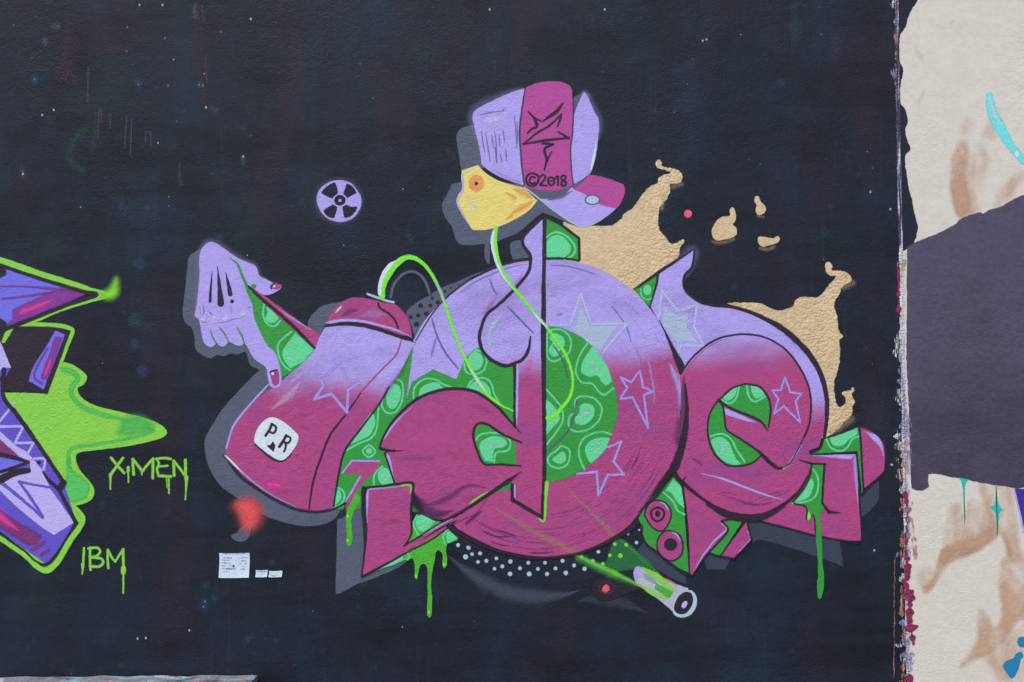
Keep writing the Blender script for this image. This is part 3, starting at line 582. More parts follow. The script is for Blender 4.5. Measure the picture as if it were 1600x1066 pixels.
# ---- leaning bar with diagonal arm, green below
fill('wall', 'green_ooze', 'G8', '360,790! 540,660! 590,470! 640,440! 700,465! 780,472! 830,500! 886,562! 882,590! 815,614! 808,660 815,710 812,755 795,772 784,745 788,700 782,672 765,655 742,668 738,705 728,745 718,800 712,880 718,960 716,1050 712,1078 700,1086 687,1072 690,960 688,880 690,800 682,757 662,740 640,757 632,800 622,842 608,832 609,780 605,732 594,706! 480,742!', 'drip', 'ooze', 'bright green ooze dripping below the diagonal arm')
cell('ooze', 'G8', '620,440! 650,428 740,470! 700,510! 655,540! 615,500', '622,430 600,490 630,560', [(665, 500, 15), (715, 480, 9)])
cell('ooze', 'G8', '822,528! 886,575! 818,612! 810,560', '812,525 790,570 800,618', [(845, 570, 11)])
cell('ooze', 'G8', '375,778! 440,735 530,690 530,715 480,745!', '550,670 575,690 562,715', [(500, 722, 12)])
for x, y in ((795, 745), (616, 820), (700, 1050)): job('ooze', 'drip_glint', Geo().dot('G8', x, y, 7, 13), 'neon')
line('ooze', 'black_outline', 'G8', '822,505 885,560 960,615 1066,665', '20 26 20 14', 'black')
fill('wall', 'leaning_bar', 'G8', '290,268! 592,238! 582,560! 535,632! 640,570 760,492 880,432! 1070,320! 1000,420! 872,478! 700,582 540,672 400,748 272,815! 288,600!', 'pink', 'bar', 'magenta bar with a long diagonal arm below the round bowl')
line('bar', 'dark_smudge', 'G8', '380,500 480,470 560,480', '20 40 20', 'darkm', soft=8, taper=(.4, .4), alpha=.18)
line('bar', 'black_outline', 'G8', '282,262 284,400 290,600 268,822', '36 34 14 8', 'black')
line('bar', 'black_outline', 'G8', '278,256 400,242 520,226 594,226 592,300 583,400 585,550 540,628', '13 12 12 15 15 15 12 8', 'black')
line('bar', 'lilac_edge', 'G8', '330,262 308,275 303,350 302,480', '14 15 10 4', 'lilac', taper=(.2, .5))
line('bar', 'lilac_edge', 'G8', '320,264 420,256 530,244', '8 5 4', 'lilac')
line('bar', 'lime_edge', 'G8', '520,242 578,240 580,290', '11 12 6', 'lime')
line('bar', 'black_outline', 'G8', '268,825 400,757 560,668 720,583 830,502 875,462', '12 11 11 10 10 4', 'black')
line('bar', 'black_outline', 'G8', '545,622 620,578 700,528 800,468 900,415 1066,305 1150,248 1215,205 1290,150', '6 12 16 18 18 18 20 28 8', 'black', taper=(0, .1))
line('bar', 'lilac_edge', 'G8', '660,560 760,500 850,452', '6 12 6', 'lilm', taper=(.3, .3))
line('bar', 'black_outline', 'G8', '660,585 760,520 868,466', '4 9 5', 'black', taper=(.3, .2))

# ---- lilac wing and round right letter
line('wall', 'lilac_overspray', 'Z', '1035,425 1060,405 1084,391 1078,418 1066,436', '10 14 18 16 10', 'halo', soft=5)
fill('wall', 'letter_wing', 'Z', '1084,391! 1081,417! 1073,426 1068,436 1071,453 1093,471 1117,477 1146,481 1180,492 1210,509 1234,526 1255,545 1275,569 1286,597 1290,631 1287,670 1279,698! 1250,710! 1180,720! 1060,640! 1062,560! 1049,536 1029,502 1015,477! 1032,424!', 'wing', 'wing', 'pointed lilac wing arching over the right-hand round letter')
fill('wing', 'green_corner', 'G2', '612,292! 768,205! 760,270 718,408! 690,380!', 'green', 'gc')
cell('gc', 'G2', (702, 300, 26, 34), '660,295 668,340 700,362 738,348', [], wd=10)
line('wing', 'black_outline', 'G2', '770,200 760,270 720,405', '14 12 8', 'black')
line('wing', 'black_outline', 'G2', '612,300 700,240 800,170 900,105 1000,38', '12 18 20 16 6', 'black', taper=(.1, .05))
line('wing', 'black_outline', 'Z', '1085,389 1081,416 1071,428 1068,438 1071,454 1092,471 1117,477.5 1146,480 1180,491 1212,507 1238,526 1262,551 1280,580 1290,612 1292,640 1289,675 1280,700 1252,711', '2 3 4 4.2 4.4 5 5 6 8.5 9.5 9 8 7.5 7 6 5 4 1.5', 'black')
fill('wing', 'silver_star', 'H1', '155,400! 235,465! 310,455! 300,545! 375,640! 290,630! 240,645! 140,520!', 'starf', 'st2')
line('st2', 'star_outline', 'H1', '120,480 140,305 240,435 365,395 345,535 410,660 265,655 240,700', 15, 'starp', sharp=True)
line('wing', 'black_gap', 'Z', '1030,500 1047,536 1058,560 1066,578 1070,600 1074,620', '1.5 3 6 13 8 3', 'black', taper=(.2, .1))
fill('wall', 'magenta_leg', 'G7', '235,285! 640,285! 650,400 665,600 678,838! 560,835 380,802 180,748 -10,703! -60,600! 250,560!', 'pink', 'leg', 'wide magenta foot at the lower right of the lettering')
line('leg', 'lilac_edge', 'G7', '640,290 645,440 660,640', '34 30 8', 'lilm', soft=3.2, taper=(.05, .6))
fill('leg', 'lilac_edge', 'G7', '300,292! 640,288! 610,318! 450,305!', 'lilac')
line('leg', 'black_outline', 'G7', '270,288 450,284 645,274 662,400 668,600 680,838 560,838 380,806 180,752 -10,706', '4 10 12 12 10 10 10 10 10 10', 'black')
fill('wall', 'green_fill', 'G7', '330,290! 412,250! 436,190! 480,178 560,150 660,108! 668,200! 692,520! 678,545! 662,400! 648,268! 450,280!', 'green', 'gr1', 'leaf green patch with mint blobs in front of the rounded tail')
cell('gr1', 'G7', '478,182! 560,152 652,118! 650,160 600,190 570,225 530,235 490,220', '455,188 480,240 540,265 590,240 620,190 660,172', [(525, 192, 11)])
line('gr1', 'black_outline', 'G7', '420,190 480,172 560,145 665,104', '4 12 12 12', 'black')
line('gr1', 'black_outline', 'G7', '270,290 350,280 412,250 436,190', '4 11 12 12', 'black')
line('gr1', 'black_outline', 'G7', '285,288 450,283 648,272 662,400 676,545', '3 9 11 11 10', 'black', sharp=True)
fill('wall', 'rounded_tail', 'G7', '665,106! 740,135 800,185 828,240 826,390! 765,450 695,505! 682,400!', 'pink', 'tail', 'rounded magenta tail at the far right of the lettering')
line('tail', 'lilac_edge', 'G7', '700,140 765,180 805,235 820,300', '16 40 26 8', 'lilac', taper=(.3, .5))
line('tail', 'black_outline', 'G7', '662,104 740,132 803,183 832,240 829,392 765,457 680,545', '12 11 10 9 9 11 16', 'black')
line('tail', 'black_outline', 'G7', '668,110 680,300 692,520', 11, 'black')
fill('wall', 'letter_ring', 'Z', '1062,588! 1070,573 1087,553 1116,532 1143,525 1167,523 1197,529 1226,546 1248,573 1262,602 1266,631 1264,660 1253,685! 1262,700 1266,724 1258,748 1246,766 1224,785 1195,800 1166,804 1137,800 1105,785 1078,763 1057,741! 1056,700 1064,640', 'e', 'e', 'round right-hand letter with a green eye, lilac above and magenta below')
line('e', 'edge_shade', 'G5', '35,420 30,600 15,760 0,900', '20 50 80 90', 'darkm', soft=9, taper=(.2, .1), alpha=.6)
line('e', 'pink_edge', 'G5', '60,385 140,295 240,225 340,195', 8, 'pinkm', soft=3, taper=(.1, .3), alpha=.8)
lines('e', 'dark_smudge', [('G6', '500,290 640,340 760,365 900,330', '8 16 18 6'), ('G6', '700,350 820,300 960,265', '6 14 4'), ('G6', '520,280 620,300', '8 14'), ('G6', '760,345 900,300 960,270', '4 8 4'), ('G6', '600,355 740,360', '4 8'), ('G6', '330,60 400,110', '10 30')], 'scr', taper=(.3, .3), alpha=.9)
line('e', 'lilac_edge', 'G6', '390,162 520,195 700,262 820,305 915,332', '4 14 14 12 8', 'lilac', taper=(.3, .2))
fill('e', 'green_eye', 'G5', '270,590 340,525 430,496 515,512 570,577 586,660 572,775! 540,940! 470,995 380,1015 300,1000 230,930 195,830 193,720 225,640', 'green', 'eye')
cell('eye', 'G5', '282,582! 340,530 378,512! 360,570 320,600', '270,590 320,615 365,590 388,515', [(325, 568, 16)], wd=13)
cell('eye', 'G5', '462,503! 520,520 552,560 500,585 470,550', '438,500 450,570 490,605 555,572', [(500, 536, 16)], wd=13)
cell('eye', 'G5', '210,850 270,830 320,860 345,920 370,970 402,1006! 330,1005 260,960 220,900', '205,828 280,812 340,850 370,910 425,990', [(280, 870, 16), (280, 915, 17)])
line('eye', 'black_outline', 'G5', '430,492 515,508 572,573 590,660 572,790', '10 11 12 12 6', 'black')
line('eye', 'black_outline', 'G5', '430,492 340,520 268,588 222,640 190,720 190,830 227,935 300,1006 380,1018 470,998 528,950', '10 10 10 9 10 11 11 11 11 11 9', 'black')
fill('e', 'letter_crossbar', 'G5', '268,602! 330,640 400,672 500,716 575,775! 640,850! 690,1010! 640,1035 590,1000 520,930! 320,795! 302,772! 285,640!', 'e', 'xbar')
fill('xbar', 'lilac_edge', 'G5', '290,645! 400,690! 525,748! 440,730! 302,690!', 'lilac')
line('xbar', 'black_outline', 'G5', '255,590 330,645 450,695 530,735 572,795', '12 15 16 16 6', 'black', taper=(0, .05))
line('xbar', 'black_outline', 'G5', '262,600 285,640 302,772 320,796 420,860 520,932 590,1000 640,1032 690,1022', '12 10 10 10 12 12 22 24 8', 'black')
line('xbar', 'lilac_edge', 'G5', '805,840 762,920 705,1005', '8 14 8', 'lilac', taper=(.3, .1))
line('xbar', 'green_edge', 'G5', '672,1035 705,1015', 9, 'midg')
line('e', 'star_outline', 'G5', '682,450 715,545 785,555 750,600 778,738 675,635 612,682 640,590 603,533 655,532', 13, 'starl', closed=True, sharp=True)
line('e', 'black_outline', 'G5', '15,430 40,385 110,300 230,212 340,180 440,173 560,196 680,267 770,378 830,500 848,620 838,740 795,850 722,985 690,1022', '8 10 11 11 11 11 11 11 11 11 11 11 9 6 3', 'black')
line('e', 'black_outline', 'G6', '215,140 250,200 320,268 430,358 560,425 680,445 800,430 920,362 1010,285 1066,200 1098,130 1102,100', '16 30 32 34 46 46 36 26 18 15 12 10', 'black', soft=2.4)
line('e', 'black_outline', 'G6', '270,235 275,205 298,180', '10 9 5', 'black', taper=(0, .3))
fill('wall', 'green_fill', 'G7', '300,325! 362,343! 442,345! 430,595! 462,632! 425,640! 420,662 415,700 425,800 428,900 432,1000 440,1080 436,1150 422,1205 408,1214 398,1190 394,1120 400,1066 400,950 390,850 386,700 375,672 358,660 352,710 340,716 330,700 335,650 320,612 245,600! 300,520 345,420 358,370!', 'green', 'gr2', 'leaf green strip with a long drip at the right letter')
cell('gr2', 'G7', '362,440 375,480 350,550 300,580 250,590! 315,515! 345,460!', '368,380 402,440 395,530 350,580 240,602', [(340, 490, 11), (320, 530, 11)])
job('gr2', 'drip_glint', Geo().dot('G7', 342, 680, 11, 28), 'neon')
line('gr2', 'black_outline', 'G7', '275,320 360,345 455,348', '4 14 8', 'black', taper=(.1, .1))
line('gr2', 'black_outline', 'G7', '360,345 355,400 315,500 240,590', '10 9 9 9', 'black')
line('gr2', 'black_outline', 'G7', '442,345 436,450 428,598 470,655 540,660', '12 12 12 18 8', 'black', taper=(0, .1), sharp=True)
line('gr2', 'black_outline', 'G7', '245,600 315,618 330,650 326,700', 8, 'black')
line('gr2', 'black_outline', 'G7', '366,668 378,700 386,800', 7, 'black', taper=(.2, .2))
# the junction shadow between disc and right letter
line('disc', 'black_outline', 'Z', '1070,600 1073,640 1069,680 1057,722 1040,752 1018,786 985,825 950,846 905,864 860,871 820,871 775,860 740,846 700,822', '2 6 10 13 16 13 8 5 4 3.5 3.5 4 5 6', 'black', soft=2.2)
line('disc', 'black_outline', 'G1', '120,625 215,470 300,365 400,280 500,215 640,150 740,118 850,100', '3 5 7 10 12 16 18 18', 'black', soft=1.6)

# ---- green piece with washers, shards
fill('wall', 'green_fill', 'G6', '215,185! 270,240! 290,500! 312,800! 200,740 110,662 50,620 20,560 5,490! -10,450! 60,330!', 'green', 'gr3', 'leaf green wedge holding two magenta washers')
cell('gr3', 'G6', '212,200! 262,245! 282,385! 240,350 200,290 160,275!', '150,285 210,340 240,400 285,425', [])
line('gr3', 'black_outline', 'G6', '210,170 268,240 285,330 305,520 316,800 200,742 108,665 45,620 12,560 15,505 -10,480', '16 12 9 9 9 12 12 12 12 11 6', 'black')
line('gr3', 'black_mist', 'G6', '235,60 200,160 130,270 60,350 -20,420', '20 36 36 40 20', 'black', soft=6, taper=(.2, .2), alpha=.9)
fill('gr3', 'washer', 'G6', '110,335 160,350 195,400 190,460 150,525 90,515 40,450 35,415 60,360', 'pink', 'w1')
line('w1', 'black_outline', 'G6', '105,332 160,348 197,400 192,462 150,528 90,518 38,450 30,415 60,352', 8, 'black', closed=True)
line('w1', 'lilac_edge', 'G6', '125,345 160,362 180,400', 10, 'lilac', taper=(.2, .2))
line('w1', 'black_ring', 'G6', '112,378 150,400 148,445 110,470 75,445 72,400', 12, 'black', closed=True)
job('w1', 'black_dot', Geo().dot('G6', 112, 420, 17, 20), 'black')
fill('gr3', 'washer', 'G6', '190,530 240,550 270,600 265,670 230,710 190,720 140,690 112,640 118,580 150,540', 'pink', 'w2')
line('w2', 'black_outline', 'G6', '190,528 242,548 273,600 268,672 232,713 190,722 138,692 108,640 114,578 150,537', 8, 'black', closed=True)
line('w2', 'lilac_edge', 'G6', '200,538 235,555 256,595', 9, 'lilac', taper=(.2, .2))
job('w2', 'black_hole', Geo().dot('G6', 195, 617, 42, 40), 'black')
fill('wall', 'green_fill', 'G6', '520,462! 665,455! 512,692! 440,672! 560,540 545,490', 'green', 'gr4', 'narrow green strip between the magenta fin and shard')
line('gr4', 'black_outline', 'G6', '435,668 480,685 512,692', 9, 'black')
fill('wall', 'magenta_fin', 'G6', '278,245! 400,340 540,432 640,455! 520,470! 556,500 556,530 520,580 440,665 380,740 335,815! 315,800! 308,600 292,400', 'pink', 'fin', 'long pointed magenta fin below the right-hand letter')
line('fin', 'lilac_edge', 'G6', '520,482 552,520 480,590 400,690 352,780', '8 12 10 9 5', 'lilac')
line('fin', 'black_outline', 'G6', '520,466 562,520 520,582 440,668 378,748 335,818', '11 11 11 10 9 5', 'black')
line('fin', 'black_outline', 'G6', '272,240 290,380 305,520 316,800 335,818', '9 9 9 9 6', 'black')
line('fin', 'black_outline', 'G6', '525,464 600,452 680,450', 12, 'black')
fill('wall', 'magenta_shard', 'G6', '680,470! 708,590! 602,706! 512,692! 620,545!', 'pink', 'shard', 'small magenta shard below the right-hand letter')
line('shard', 'lilac_edge', 'G6', '690,530 702,588 630,668', '5 12 8', 'lilac')
line('shard', 'black_outline', 'G6', '682,455 712,590 602,708 512,692 600,570 672,470', '12 10 9 9 9 10', 'black', sharp=True)
line('e', 'black_outline', 'G6', '430,360 560,428 680,448 800,433 920,366', '16 42 46 38 20', 'black', soft=2.4)

# ---- laser tube
fill('wall', 'laser_tube', 'H6', '640,430! 840,520 1000,600 1170,662! 1120,960! 1000,900! 850,770 680,655 620,590 600,520 612,455', 'tube', 'tube', 'pale grey tube lying below the lettering with a black bore', w_=.8)
fill('tube', 'tube_cap', 'H6', '612,455 640,432 670,450 650,500 640,560 635,590 612,565 600,520', 'lilac')
line('tube', 'green_tint', 'H6', '700,510 780,570 850,620', '60 80 40', 'beam', soft=7, taper=(.2, .2), alpha=.6)
line('tube', 'lime_stripe', 'H6', '690,450 820,520 930,610 1005,690', '20 54 60 30', 'lime')
line('tube', 'lime_stripe', 'H6', '650,615 760,690 850,735 960,758', '12 40 44 20', 'lime')
fill('tube', 'green_window', 'H6', '840,612! 1010,700! 970,765! 815,660!', 'drip', soft=2)
line('tube', 'orange_smear', 'H6', '900,552 980,590 1050,625', '20 30 16', 'orangem', soft=3.2)
fill('tube', 'tube_ring', 'H6', '1170,680 1225,700 1258,770 1250,850 1200,930 1110,965 1040,950 1005,905 1010,820 1060,730', 'pale', 'ring')
fill('ring', 'tube_bore', 'H6', '1150,698 1200,715 1218,770 1200,850 1140,920 1070,925 1022,890 1030,815 1080,735', 'black')
job('ring', 'bore_glint', Geo().dot('H6', 1128, 832, 26, 42, .5), 'palelil')

# ---- skeletal hand, stick and green cuff
fill('wall', 'green_cuff', 'B', '425,300! 445,350! 480,400! 640,530! 800,690! 872,762! 780,860 700,920 655,940! 600,800! 500,640! 430,400!', 'green', 'cuff', 'green wedge between the hand and the stick')
cell('cuff', 'B', '555,490! 590,500! 635,560 612,590 570,592 552,565 565,530', '545,470 538,540 565,600 610,615 648,580', [])
cell('cuff', 'B', '745,655! 865,765! 800,840! 712,885! 670,825 663,770 705,710', '720,650 640,720 635,790 668,860 712,898', [])
fill('wall', 'magenta_stick', 'B', '440,345! 520,400 640,487 780,588 905,668! 870,755! 740,642 600,520 480,405', 'pink', 'stick', 'magenta stick reaching from the hand to the can')
line('stick', 'lilac_edge', 'B', '620,490 720,560 850,640', '6 18 12', 'lilm', soft=3.2, taper=(.3, .1))
line('stick', 'black_outline', 'B', '438,350 520,432 640,532 750,632 868,755', '12 20 20 20 12', 'black')
line('wall', 'lilac_overspray', 'B', '110,560 115,450 130,300 132,180 155,105 195,75 245,88 300,125 380,180 440,205 490,230 515,290 560,315', '30 40 50 50 60 60 60 60 60 60 50 40 20', 'halo', soft=6, alpha=.9)
fill('wall', 'skeletal_hand', 'B', '195,75 240,85 300,125 380,180 440,205 490,228 515,290 560,315 605,340! 655,350! 650,375 600,405 550,415 500,390! 435,345! 425,330! 440,410 470,480 480,560 520,650 560,730 610,780 640,850 655,930 650,990 620,1010 585,1000 570,950 555,880 500,840 465,800 440,750 420,725! 385,740 340,725 318,712! 290,745 260,740 240,722! 210,750 180,740 155,710 140,640 125,570 100,550 115,450 130,300 130,180 150,110', 'lilac', 'hand', 'bony lilac hand with pointed nails reaching in from the left')
line('hand', 'tendon_slot', 'B', '212,262 205,350 198,455', '4 12 18', 'black', taper=(.3, 0))
line('hand', 'tendon_slot', 'B', '246,230 256,330 268,470', '5 22 42', 'black', taper=(.3, 0))
line('hand', 'tendon_slot', 'B', '299,270 315,340 328,410', '5 18 30', 'black', taper=(.3, 0))
job('hand', 'tendon_dot', Geo().dot('B', 340, 455, 12), 'black')
for p, wd in (('200,640 218,690 242,727', '5 9 6'), ('258,622 290,662 318,715', '6 10 6'), ('370,625 400,670 420,727', '6 11 6'), ('325,180 370,212 400,280 428,345 440,400', '4 12 14 18 10')):
    line('hand', 'green_line', 'B', p, wd, 'green')
job('hand', 'green_spot', Geo().dot('B', 480, 360, 16, 14), 'green')
for x, y, rx, ry in ((222, 565, 26, 14), (300, 562, 28, 16), (408, 535, 34, 18), (158, 568, 22, 14)): job('hand', 'knuckle', Geo().dot('B', x, y, rx * .7, ry * .7, -.3, soft=5), 'whitem')
lines('hand', 'grey_crease', [('B', '150,470 160,520 150,550', 10), ('B', '190,520 215,545', 8), ('B', '240,585 290,590 350,570 420,565', 6), ('B', '140,590 180,590', 5), ('B', '430,500 470,490', 6), ('B', '130,480 140,540', 6)], 'gmark', soft=3.2, taper=(.3, .3), alpha=.8)
line('hand', 'pink_crease', 'B', '330,490 335,520', 24, 'pinkm', soft=5, alpha=.3)
fill('hand', 'fingernail', 'B', '582,908! 625,896 640,930 636,985 605,992 592,950', 'pink', 'n1')
line('n1', 'dark_rim', 'B', '580,910 600,900 628,893', 8, 'black'); job('n1', 'highlight', Geo().dot('B', 600, 918, 9), 'white')
fill('hand', 'fingernail', 'B', '590,355 610,345 658,350! 640,375 605,378', 'pink', 'n2')
line('n2', 'dark_rim', 'B', '610,342 588,355 592,375', 8, 'black'); job('n2', 'highlight', Geo().dot('B', 610, 358, 7), 'white')
# ---- badge
line('can', 'badge_shadow', 'F', '325,388 430,478 498,492 552,450', 12, 'black')
fill('can', 'badge', 'F', '420,215 500,240 592,320 598,360 560,430 505,485 440,472 325,380 320,335 352,265', 'white', 'badge')
lines('badge', 'letter_p', [('F', '432,258 415,295 390,332', 17), ('F', '428,258 455,272 455,300 440,315 412,305', 14)], 'black')
lines('badge', 'letter_r', [('F', '522,330 500,370 478,402', 17), ('F', '520,332 548,345 545,368 528,380 504,370', 13), ('F', '518,378 520,400 508,432', 13)], 'black')
fill('badge', 'black_triangle', 'F', '438,366! 452,395! 440,435! 395,395! 420,390!', 'black')

# ---- cap and yellow head
fill('wall', 'yellow_head', 'A', '245,545! 290,590 360,632 450,660 522,678! 590,745! 530,810 450,860 370,895 300,915 220,915 190,880 165,830 125,770 130,720 155,680 150,620 155,575!', 'yellow', 'head', 'flat yellow beaked head looking left under the cap')
line('head', 'pale_edge', 'A', '158,590 158,690 125,748 145,800 172,850 192,885', '12 10 10 10 10 6', 'palelil', taper=(.2, .2))
line('head', 'pale_edge', 'A', '165,600 220,560', 10, 'whitem', soft=3.2)
line('head', 'pale_glow', 'A', '200,740 220,790', '50 60', 'whitem', soft=9, alpha=.45)
lines('head', 'orange_shade', [('A', '440,680 500,700 560,740', '20 50 20'), ('A', '420,835 500,790 570,745', '16 44 20'), ('A', '400,700 470,740', '20 30'), ('A', '400,860 450,830', 20)], 'orangem', soft=5, taper=(.3, .2))
job('head', 'orange_eye', Geo().dot('A', 236, 648, 44, 47), 'orange', 'eye2'); job('eye2', 'pupil', Geo().dot('A', 236, 650, 10), 'black')
line('wall', 'lilac_overspray', 'A', '500,110 430,130 320,180 228,232 215,290 240,400', '30 60 70 80 60 30', 'halo', soft=6)
line('wall', 'lilac_overspray', 'A', '855,125 882,160 912,230 942,290 935,400', '40 50 60 50 20', 'halo', soft=6)
fill('wall', 'baseball_cap', 'A', '510,105! 430,130 320,180 230,230 215,270 230,350 250,430 265,540! 330,590 420,632 507,662! 640,690! 640,300!', 'lilac', 'cap', 'painted baseball cap with lilac side panels and a magenta front')
line('cap', 'white_glow', 'A', '270,300 340,280 400,270', '30 50 20', 'whitem', soft=9, taper=(.3, .3), alpha=.7)
lines('cap', 'grey_shade', [('A', '240,262 330,240 390,235 415,210', '8 14 8 8'), ('A', '380,240 400,215', 12)], 'gmark', soft=3.2, taper=(.3, .3), alpha=.7)
lines('cap', 'grey_scratch', [('A', p, 6) for p in ('265,350 275,420 285,480', '290,360 305,460 315,530', '340,350 350,420 355,535', '365,370 370,440', '390,340 400,420', '455,260 462,330 470,450', '325,370 335,450', '405,450 410,520', '345,440 352,530', '375,480 382,530', '470,300 475,420')], 'gmark', taper=(.4, .4), alpha=.8)
line('cap', 'pink_haze', 'A', '330,570 420,620 500,650', '10 20 20', 'pinkm', soft=6, alpha=.35, taper=(.3, .1))
fill('cap', 'side_panel', 'A', '855,125! 880,160 910,230 940,290 935,400 920,500 890,590! 840,630 782,662! 700,600! 785,350 800,250 830,170', 'lilac', 'sp')
line('sp', 'white_edge', 'A', '925,400 912,490 892,580', '6 16 10', 'white', taper=(.4, .1))
fill('cap', 'brim_shade', 'A', '500,662! 620,685! 760,672! 870,615! 830,680! 740,725 640,750! 580,745!', 'grey')
fill('cap', 'front_panel', 'A', '530,95 600,70 680,63 740,72 780,100 790,200 787,350 777,450 782,560 792,658! 720,685 620,690 515,668! 503,600 487,400 500,200 515,110', 'pinkhi', 'fp')
lines('fp', 'grey_outline', [('A', '517,108 500,200 486,330 487,420 500,560 512,668', '6 8 9 9 8 8'), ('A', '788,110 792,200 789,350 778,450 782,560 792,658', '3 5 6 6 6 5')], 'dgrey')
lines('fp', 'black_scribble', [('A', '735,188 700,235 660,262 615,297', '5.4 21.6 18.9 5.4'), ('A', '533,238 570,275 608,292', '8.1 12.2 6.8'), ('A', '560,262 585,320 560,335 530,362', '5.4 16.2 13.5 8.1'), ('A', '725,252 655,318 585,360 505,425', '6.8 12.2 12.2 5.4'), ('A', '725,250 715,290 700,325', '8.1 13.5 5.4'), ('A', '505,424 640,402 767,388', '8.1 14.9 12.2'), ('A', '767,390 735,370 704,352', '12.2 12.2 6.8'),
    ('A', '615,420 678,424', '13.5 10.8'), ('A', '675,428 628,452 638,510 626,575', '8.1 16.2 10.8 5.4'), ('A', '626,572 642,520 668,468', '5.4 10.8 5.4')], 'black')
lines('fp', 'copyright_mark', [('A', '556,590 588,605 592,635 572,662 540,662 523,635 530,605', 11.5)], 'black', closed=True)
lines('fp', 'letter_c', [('A', '572,618 555,612 543,628 545,645 560,652 575,645', 10.5)], 'black')
lines('fp', 'digit_two', [('A', '603,615 618,600 634,612 625,632 602,658 640,662', 10.5)], 'black')
lines('fp', 'digit_zero', [('A', '665,612 682,625 682,650 665,662 650,648 650,625', 10.5)], 'black', closed=True)
line('fp', 'digit_zero_bar', 'A', '655,637 672,635', 6, 'black')
lines('fp', 'digit_one', [('A', '692,622 706,606 705,660', 10.5)], 'black')
lines('fp', 'digit_eight', [('A', '738,602 750,612 742,630 728,628 724,612', 10.5), ('A', '738,634 752,648 742,664 726,660 724,644', 11.5)], 'black', closed=True)
fill('cap', 'brim', 'A', '785,672! 860,705 950,760 1050,780! 985,840 900,887 830,898! 760,860 680,800 600,738! 680,735 740,710', 'lilac', 'brim')
fill('brim', 'brim_top', 'A', '882,600! 960,612 1080,655! 1088,700 1065,765 1042,792! 950,772 880,722 790,682! 840,648', 'pinkhi')
line('brim', 'pale_edge', 'A', '512,672 600,740 700,818 830,896 900,885 960,855', '8 8 8 10 9 4', 'pale')
line('brim', 'grey_shade', 'A', '640,745 720,725 790,690', '14 30 14', 'gmark', soft=5, taper=(.2, .3))
job('brim', 'cap_button', Geo().dot('A', 903, 744, 46, 30), 'gmark', 'btn'); job('btn', 'pale_centre', Geo().dot('A', 903, 744, 37, 23), 'pale')

# ---- green spurts
line('wall', 'green_spurt', 'C', '560,342 562,290 595,215 640,150 690,105 740,90 800,112 860,170 910,255 955,360 1000,500 1050,640 1100,750 1160,855 1235,965 1320,1035 1400,1075', '40 42 40 34 26 20 19 19 19 19 18 19 22 24 22 16 10', 'neon', 'sp1', 'neon green spurt arching out of the spray can nozzle')
line('sp1', 'white_streak', 'C', '548,340 548,280 572,200 620,135 672,102', '22 24 26 22 6', 'white', taper=(.05, .2))
line('sp1', 'white_streak', 'C', '880,210 915,270 955,360 975,420', '6 15 16 6', 'palelil', soft=3.2, taper=(.4, .4))
line('sp1', 'white_streak', 'C', '1110,780 1160,860 1230,960', '14 18 12', 'white', soft=3.2, taper=(.3, .3))
line('wall', 'green_spurt', 'Z', '775,356 773,378 778,406 789,430 803,451 818,468 832,485 848,503 857,515 871,534 884,555 893,580 895,600 890,621 877,638 866,650 856,653', '7 7 6 5 5 5 5 4 3 4.5 5 4.5 4.5 4.5 5 6 7', 'neon', 'sp2', 'neon green spurt curling down from the yellow head')
line('sp2', 'white_streak', 'Z', '772,358 769,380 775,408 787,433 802,452', '4 4.4 4 3.4 2', 'white', taper=(.05, .3))
line('sp2', 'white_streak', 'Z', '832,487 846,503 856,513', '2 3.4 2', 'white', taper=(.3, .3))

# ---- fan symbol, red marks, notice
job('wall', 'lilac_overspray', Geo().dot('H7', 530, 575, 400, 375, soft=9, alpha=.6), 'halo')
job('wall', 'fan_symbol', Geo().poly('H7', '530,232 640,245 740,290 830,400 885,480 903,578 880,700 810,820 700,895 570,928 430,910 300,835 220,740 170,630 160,520 200,400 300,300 420,245'), 'lilac', 'fan', 'round lilac fan symbol with four dark blades left of the cap')
for p in ('465,270! 380,300 300,360 235,445! 330,505 425,535! 510,455! 495,360', '655,290! 740,325 822,440! 730,490 655,532! 598,455! 630,370', '272,735! 350,680 430,638! 505,680! 480,770 450,862! 360,845 300,790', '590,675! 650,635! 740,675 832,665! 800,760 700,845 615,852! 600,760'):
    fill('fan', 'dark_blade', 'H7', p, 'cut')
job('fan', 'pale_ring', Geo().dot('H7', 545, 570, 118, 112), 'lilac', 'fr'); job('fr', 'dark_hub', Geo().dot('H7', 545, 568, 92, 88), 'cut', 'fh'); job('fh', 'hub_dot', Geo().dot('H7', 545, 570, 26), 'lilac')
job('wall', 'red_dot', Geo().dot('H2', 800, 427, 25), 'red', 'rd', 'small coral red dot right of the large gold flame')
fill('wall', 'slate_hook', 'H8', '420,380! 480,380! 475,480 440,550 380,578 310,560 275,515 330,480 370,440', 'grey', 'hook', 'slate hook under the coral spray burst')
job('wall', 'coral_burst', Geo().poly('H8', '330,180 400,150 500,150 560,225 560,320 510,410 450,435 400,390 380,310 345,245', soft=12), 'redm', 'burst', 'soft coral red spray burst below the spray can')
job('burst', 'coral_core', Geo().poly('H8', '365,180 430,165 500,185 530,260 520,330 470,370 420,320 395,250', soft=7), 'red')
job('burst', 'coral_overspray', Geo().poly('H8', '290,200 400,120 520,120 610,240 600,360 500,470 400,440 340,280', soft=16, alpha=.35), 'redm')
job(None, 'paper_notice', Geo().sheet('H8', 150, 695, 465, 952, .006), 'paperw', 'notice')
THINGS['notice'] = ('square white paper notice with printed lines stuck below the spray can', 'notice')
line('notice', 'printed_line', 'H8', '180,702 460,695', 12, 'ink')
